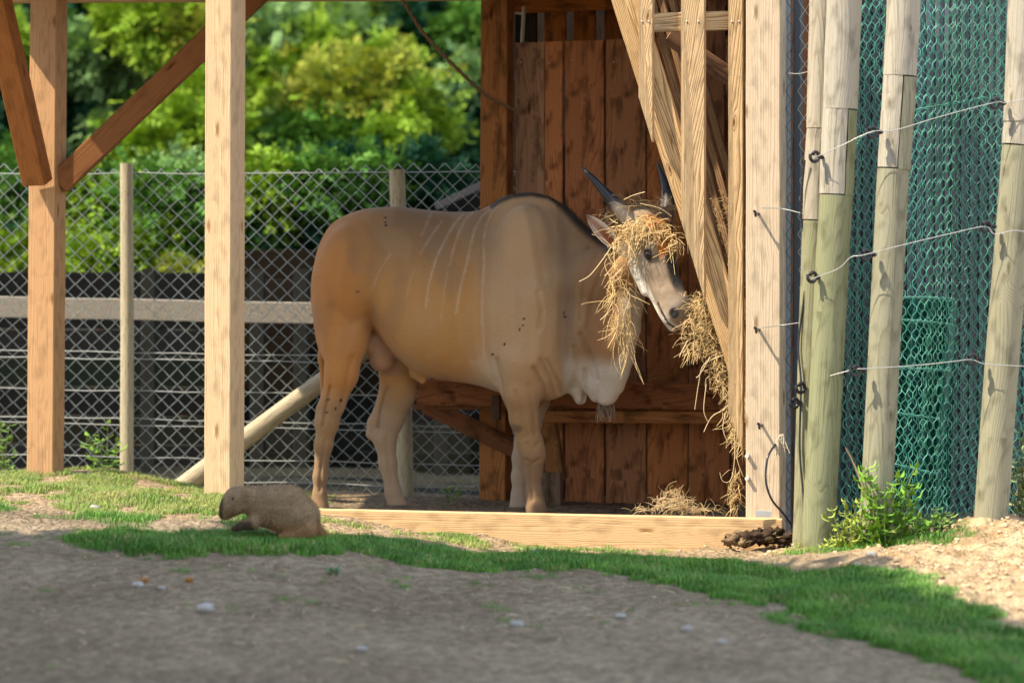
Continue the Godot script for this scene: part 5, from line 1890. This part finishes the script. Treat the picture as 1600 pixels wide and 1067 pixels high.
func make_trees() -> void:
	var sp := sprig_mesh(7, 3)
	var sp2 := sprig_mesh(9, 8)
	var g := "trees beyond the wire fence"
	var b := func_base(560, 25.0)
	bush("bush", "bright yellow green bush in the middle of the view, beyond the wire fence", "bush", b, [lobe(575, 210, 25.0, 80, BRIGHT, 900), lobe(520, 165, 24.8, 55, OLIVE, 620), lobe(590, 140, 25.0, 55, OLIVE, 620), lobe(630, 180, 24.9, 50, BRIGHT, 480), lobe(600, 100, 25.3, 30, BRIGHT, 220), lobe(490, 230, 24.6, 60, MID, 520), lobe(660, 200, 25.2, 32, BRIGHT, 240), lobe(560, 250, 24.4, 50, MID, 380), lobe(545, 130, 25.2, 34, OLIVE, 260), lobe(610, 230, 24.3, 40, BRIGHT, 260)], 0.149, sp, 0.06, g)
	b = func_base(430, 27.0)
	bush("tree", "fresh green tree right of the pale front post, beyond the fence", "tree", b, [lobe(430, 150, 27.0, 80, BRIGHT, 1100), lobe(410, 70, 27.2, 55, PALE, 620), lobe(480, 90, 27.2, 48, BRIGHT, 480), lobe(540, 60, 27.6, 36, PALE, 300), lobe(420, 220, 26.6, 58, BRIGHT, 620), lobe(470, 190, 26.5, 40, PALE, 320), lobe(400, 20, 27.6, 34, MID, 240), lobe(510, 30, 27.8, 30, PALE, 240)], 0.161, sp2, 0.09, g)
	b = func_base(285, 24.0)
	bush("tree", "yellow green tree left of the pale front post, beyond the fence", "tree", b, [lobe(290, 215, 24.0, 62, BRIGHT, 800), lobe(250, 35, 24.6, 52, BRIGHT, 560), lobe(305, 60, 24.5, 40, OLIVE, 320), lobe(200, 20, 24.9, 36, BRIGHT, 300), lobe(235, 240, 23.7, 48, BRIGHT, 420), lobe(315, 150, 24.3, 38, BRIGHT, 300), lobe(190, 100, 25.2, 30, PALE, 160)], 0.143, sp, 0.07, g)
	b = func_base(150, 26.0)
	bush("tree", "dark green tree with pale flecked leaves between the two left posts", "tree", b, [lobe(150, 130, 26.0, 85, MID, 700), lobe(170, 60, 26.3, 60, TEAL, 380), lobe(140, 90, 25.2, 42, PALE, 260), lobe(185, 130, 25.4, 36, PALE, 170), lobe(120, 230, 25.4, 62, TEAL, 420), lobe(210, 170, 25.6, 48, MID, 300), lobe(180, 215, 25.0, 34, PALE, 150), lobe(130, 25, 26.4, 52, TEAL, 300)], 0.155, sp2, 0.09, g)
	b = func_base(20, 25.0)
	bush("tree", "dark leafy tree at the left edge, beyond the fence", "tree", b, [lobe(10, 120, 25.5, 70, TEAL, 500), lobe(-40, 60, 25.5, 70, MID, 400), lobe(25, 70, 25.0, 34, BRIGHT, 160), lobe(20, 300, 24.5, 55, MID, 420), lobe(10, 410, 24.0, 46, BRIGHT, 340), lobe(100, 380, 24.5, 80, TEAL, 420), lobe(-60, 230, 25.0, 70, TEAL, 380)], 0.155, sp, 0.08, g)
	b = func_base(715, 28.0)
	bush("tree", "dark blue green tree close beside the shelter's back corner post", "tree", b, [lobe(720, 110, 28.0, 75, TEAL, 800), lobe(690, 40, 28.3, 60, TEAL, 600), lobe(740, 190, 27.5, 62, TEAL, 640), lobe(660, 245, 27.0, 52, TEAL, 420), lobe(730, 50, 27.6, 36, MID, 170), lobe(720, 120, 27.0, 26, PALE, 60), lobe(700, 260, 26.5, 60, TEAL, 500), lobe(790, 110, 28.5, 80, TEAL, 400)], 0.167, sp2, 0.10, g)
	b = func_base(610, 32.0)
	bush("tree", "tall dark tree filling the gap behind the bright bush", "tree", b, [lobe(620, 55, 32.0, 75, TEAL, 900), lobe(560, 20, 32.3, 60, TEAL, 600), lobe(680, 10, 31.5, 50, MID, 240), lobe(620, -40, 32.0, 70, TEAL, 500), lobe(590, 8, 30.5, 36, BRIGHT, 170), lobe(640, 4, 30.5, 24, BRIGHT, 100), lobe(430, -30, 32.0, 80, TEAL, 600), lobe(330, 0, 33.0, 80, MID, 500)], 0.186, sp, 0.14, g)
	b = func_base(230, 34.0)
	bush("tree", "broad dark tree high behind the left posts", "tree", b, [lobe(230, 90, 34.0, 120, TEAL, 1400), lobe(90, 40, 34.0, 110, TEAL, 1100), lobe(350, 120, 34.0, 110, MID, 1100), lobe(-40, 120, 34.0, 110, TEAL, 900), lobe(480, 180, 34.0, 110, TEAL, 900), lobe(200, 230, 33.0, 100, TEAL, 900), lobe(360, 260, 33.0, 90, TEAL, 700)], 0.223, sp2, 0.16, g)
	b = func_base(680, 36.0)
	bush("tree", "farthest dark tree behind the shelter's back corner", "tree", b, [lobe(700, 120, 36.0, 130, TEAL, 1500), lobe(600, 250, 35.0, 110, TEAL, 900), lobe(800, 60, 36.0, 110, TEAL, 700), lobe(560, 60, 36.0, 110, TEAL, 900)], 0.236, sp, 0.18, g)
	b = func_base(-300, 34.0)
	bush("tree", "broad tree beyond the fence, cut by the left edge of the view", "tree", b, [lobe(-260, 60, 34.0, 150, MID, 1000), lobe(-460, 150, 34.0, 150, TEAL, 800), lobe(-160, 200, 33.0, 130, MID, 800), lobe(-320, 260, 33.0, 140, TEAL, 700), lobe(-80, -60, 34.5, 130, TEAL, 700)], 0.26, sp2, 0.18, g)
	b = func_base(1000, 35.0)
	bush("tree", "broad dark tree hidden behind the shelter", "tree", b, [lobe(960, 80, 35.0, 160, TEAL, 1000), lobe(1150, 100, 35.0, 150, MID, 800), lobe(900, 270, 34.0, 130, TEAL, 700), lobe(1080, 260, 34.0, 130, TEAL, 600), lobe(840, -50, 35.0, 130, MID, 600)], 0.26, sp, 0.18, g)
	# hedge seen through the wire
	b = func_base(215, 20.6)
	bush("hedge_shrub", "leafy green shrub seen through the wire left of the pale front post", "shrub", b, [lobe(250, 330, 20.6, 62, MID, 620), lobe(230, 400, 20.4, 50, BRIGHT, 330), lobe(290, 300, 20.8, 48, PALE, 320), lobe(160, 330, 20.8, 48, BRIGHT, 300), lobe(130, 300, 21.0, 46, TEAL, 300), lobe(310, 390, 20.6, 46, MID, 330), lobe(145, 410, 20.2, 32, BRIGHT, 150), lobe(280, 440, 20.1, 26, OLIVE, 110), lobe(190, 370, 20.8, 50, MID, 300)], 0.124, sp, 0.04, "shrubs seen through the wire")
	b = func_base(480, 20.8)
	bush("hedge_shrub", "dark shrub seen through the wire between front post and antelope", "shrub", b, [lobe(430, 300, 20.8, 52, BRIGHT, 360), lobe(470, 340, 21.0, 62, TEAL, 560), lobe(540, 300, 21.2, 58, TEAL, 520), lobe(580, 290, 21.0, 42, MID, 260), lobe(400, 360, 20.8, 40, MID, 240), lobe(500, 285, 20.6, 36, MID, 200), lobe(650, 290, 21.3, 48, TEAL, 420)], 0.130, sp2, 0.04, "shrubs seen through the wire")
	# the big tree outside the frame at the left, whose shade lies over the foreground
	var base := Vector3(-5.4, 0.0, -8.3)
	var shade := []
	for c in [[-3.95, 5.1, -10.35, 1.35], [-5.4, 5.2, -9.55, 1.5], [-7.0, 5.4, -8.9, 1.7], [-3.7, 5.0, -8.9, 1.5], [-5.4, 5.6, -8.3, 1.8], [-7.2, 5.6, -7.6, 1.9], [-3.6, 5.0, -7.2, 1.65], [-5.0, 5.3, -6.2, 1.9], [-3.4, 5.0, -5.5, 1.7], [-5.4, 6.9, -8.4, 1.6]]:
		shade.append([Vector3(c[0], c[1], c[2]), c[3] * 0.8, MID, int(1500 * c[3] * c[3])])
	bush("shade_tree", "broad tree outside the view at the left that shades the foreground", "tree", base, shade, 0.48, sp2, 0.22, "", 0.25)


func func_base(px: float, d: float) -> Vector3:
	var p := P(px, 400, d)
	p.y = -0.05
	return p


func weed(label: String, at: Vector3, tall: float, stems: int, spread: float, per: int, size: float, col: Color, mesh: ArrayMesh) -> void:
	var o := thing("weed_plant", at, label, "weed", "weeds by the posts and fence")
	var st := Shape.new()
	var where := []
	var cols := []
	for s in stems:
		var an := rng.randf() * TAU
		var out := Vector3(cos(an), 0, sin(an) * 0.6) * spread * sqrt(rng.randf())
		var h := tall * rn(0.5, 1.05)
		var c := curve([at + out * 0.35 + Vector3(0, -0.03, 0), at + out * 0.6 + Vector3(0, h * 0.5, 0) + rv(0.015), at + out + Vector3(0, h, 0)], 5)
		tube(st, c, 0.0032, 0.0016, 5, vary(lin(0.16, 0.20, 0.06), 0.2))
		for q in per:
			var t := 0.12 + 0.88 * (q + rng.randf()) / per
			var p: Vector3 = c[mini(int(t * (c.size() - 1)), c.size() - 1)]
			var la := q * 2.4 + s
			var dir := Vector3(cos(la), rn(0.0, 0.6), sin(la)).normalized()
			var x := dir.cross(Vector3.UP).normalized()
			var z := size * rn(0.6, 1.2) * (1.15 - 0.5 * t)
			where.append(Transform3D(Basis(x * z, x.cross(dir) * -z, dir * z), p - at))
			if (where[-1] as Transform3D).basis.determinant() < 0.0:
				where[-1] = Transform3D(Basis(-x * z, x.cross(dir) * -z, dir * z), p - at)
			cols.append(vary(col, 0.3))
	put(st, "stems", M.plain, o, "stuff")
	scatter("leaves", mesh, where, cols, o)


func make_weeds() -> void:
	var lf := leaf_mesh(0.46, 0.28)
	var lf2 := leaf_mesh(0.5, 0.05)
	var G := lin(0.16, 0.32, 0.045)
	var Y := lin(0.30, 0.38, 0.07)
	var list := [["tall lush weed with pointed leaves at the foot of the middle round post", 1388, 830, 12.92, 0.40, 13, 0.15, 15, 0.085, G, lf], ["pale yellow green weed between the first and middle round posts", 1325, 844, 12.95, 0.26, 14, 0.15, 12, 0.055, Y, lf], ["low weed right of the middle round post, under the netting", 1430, 828, 13.0, 0.17, 14, 0.16, 12, 0.055, G, lf2], ["small round leaved weed at the left end of the sandy heap", 1462, 828, 13.1, 0.12, 14, 0.15, 9, 0.05, lin(0.24, 0.38, 0.12), lf2], ["low pale weed at the foot of the first round post", 1298, 852, 13.0, 0.09, 9, 0.09, 8, 0.04, Y, lf2], ["grey green weed at the right edge beside the last round post", 1600, 815, 13.1, 0.46, 8, 0.07, 14, 0.07, lin(0.27, 0.32, 0.15), lf], ["leafy climbing weed inside the wire left of the thin fence post", 165, 765, 16.35, 0.42, 8, 0.12, 12, 0.085, lin(0.14, 0.26, 0.04), lf2], ["weed at the left edge behind the rear post, by the wire", 2, 762, 16.35, 0.40, 6, 0.10, 10, 0.08, lin(0.12, 0.22, 0.05), lf2], ["small green seedling behind the sill at the wire", 708, 792, 16.1, 0.10, 5, 0.06, 6, 0.05, G, lf2], ["dark sprig of weed alone on the shaded soil", 517, 916, 11.6, 0.03, 7, 0.04, 5, 0.035, lin(0.04, 0.16, 0.07), lf2]]
	for c in list:
		var at := P(c[1], c[2], c[3])
		at.y = ground_y(at.x, c[3]) - 0.01
		weed(c[0], at, c[4], c[5], c[6], c[7], c[8], c[9], c[10])
	var tw := Shape.new()
	tube(tw, curve([P(1372, 838, 12.96), P(1352, 770, 12.98), P(1335, 725, 13.0), P(1322, 700, 13.0)], 5), 0.006, 0.003, 6, lin(0.30, 0.20, 0.11))
	tag(put(tw, "dry_stalk", M.hay), "dry brown stalk leaning left beside the tall lush weed", "stalk")


# ---------------------------------------------------------------- everything
func _ready() -> void:
	rng.seed = 20
	view = Basis(Vector3.RIGHT, -atan(133.5 / F))
	var cam := Camera3D.new()
	cam.name = "camera"
	cam.transform = Transform3D(view, EYE)
	var att := CameraAttributesPhysical.new()
	att.frustum_focal_length = 99.2
	att.frustum_focus_distance = 14.0
	att.frustum_near = 0.1
	att.frustum_far = 900.0
	att.exposure_aperture = 1.6
	cam.attributes = att
	cam.fov = rad_to_deg(2.0 * atan(533.5 / F))
	cam.near = 0.1
	cam.far = 900.0
	cam.current = true
	add_child(cam)
	var we := WorldEnvironment.new()
	we.name = "environment"
	var env := Environment.new()
	env.background_mode = Environment.BG_SKY
	env.tonemap_mode = Environment.TONE_MAPPER_LINEAR
	env.tonemap_exposure = 2.05
	env.sdfgi_enabled = true
	env.ssao_enabled = true
	env.ssil_enabled = true
	var sky := Sky.new()
	var sm := ProceduralSkyMaterial.new()
	sm.sky_top_color = Color(0.68, 0.75, 0.86)
	sm.sky_horizon_color = Color(0.95, 0.94, 0.91)
	sm.sky_curve = 0.22
	sm.ground_bottom_color = Color(0.30, 0.28, 0.22)
	sm.ground_horizon_color = Color(0.62, 0.64, 0.60)
	sm.energy_multiplier = 1.3
	sky.sky_material = sm
	env.sky = sky
	we.environment = env
	add_child(we)
	var sun := DirectionalLight3D.new()
	sun.name = "sun"
	sun.light_color = Color(1.0, 0.94, 0.84)
	sun.light_energy = 1.6
	sun.light_angular_distance = 0.5
	sun.shadow_enabled = true
	sun.look_at_from_position(Vector3.ZERO, SUN_TRAVEL, Vector3.UP)
	add_child(sun)
	make_materials()
	make_heights()
	make_ground()
	make_shelter()
	make_fence()
	make_right()
	make_antelope()
	make_prairie_dog()
	make_hay()
	make_trees()
	make_weeds()
	make_grass()
	make_stones()
	make_crumbs()
	print("fov %f" % cam.fov)
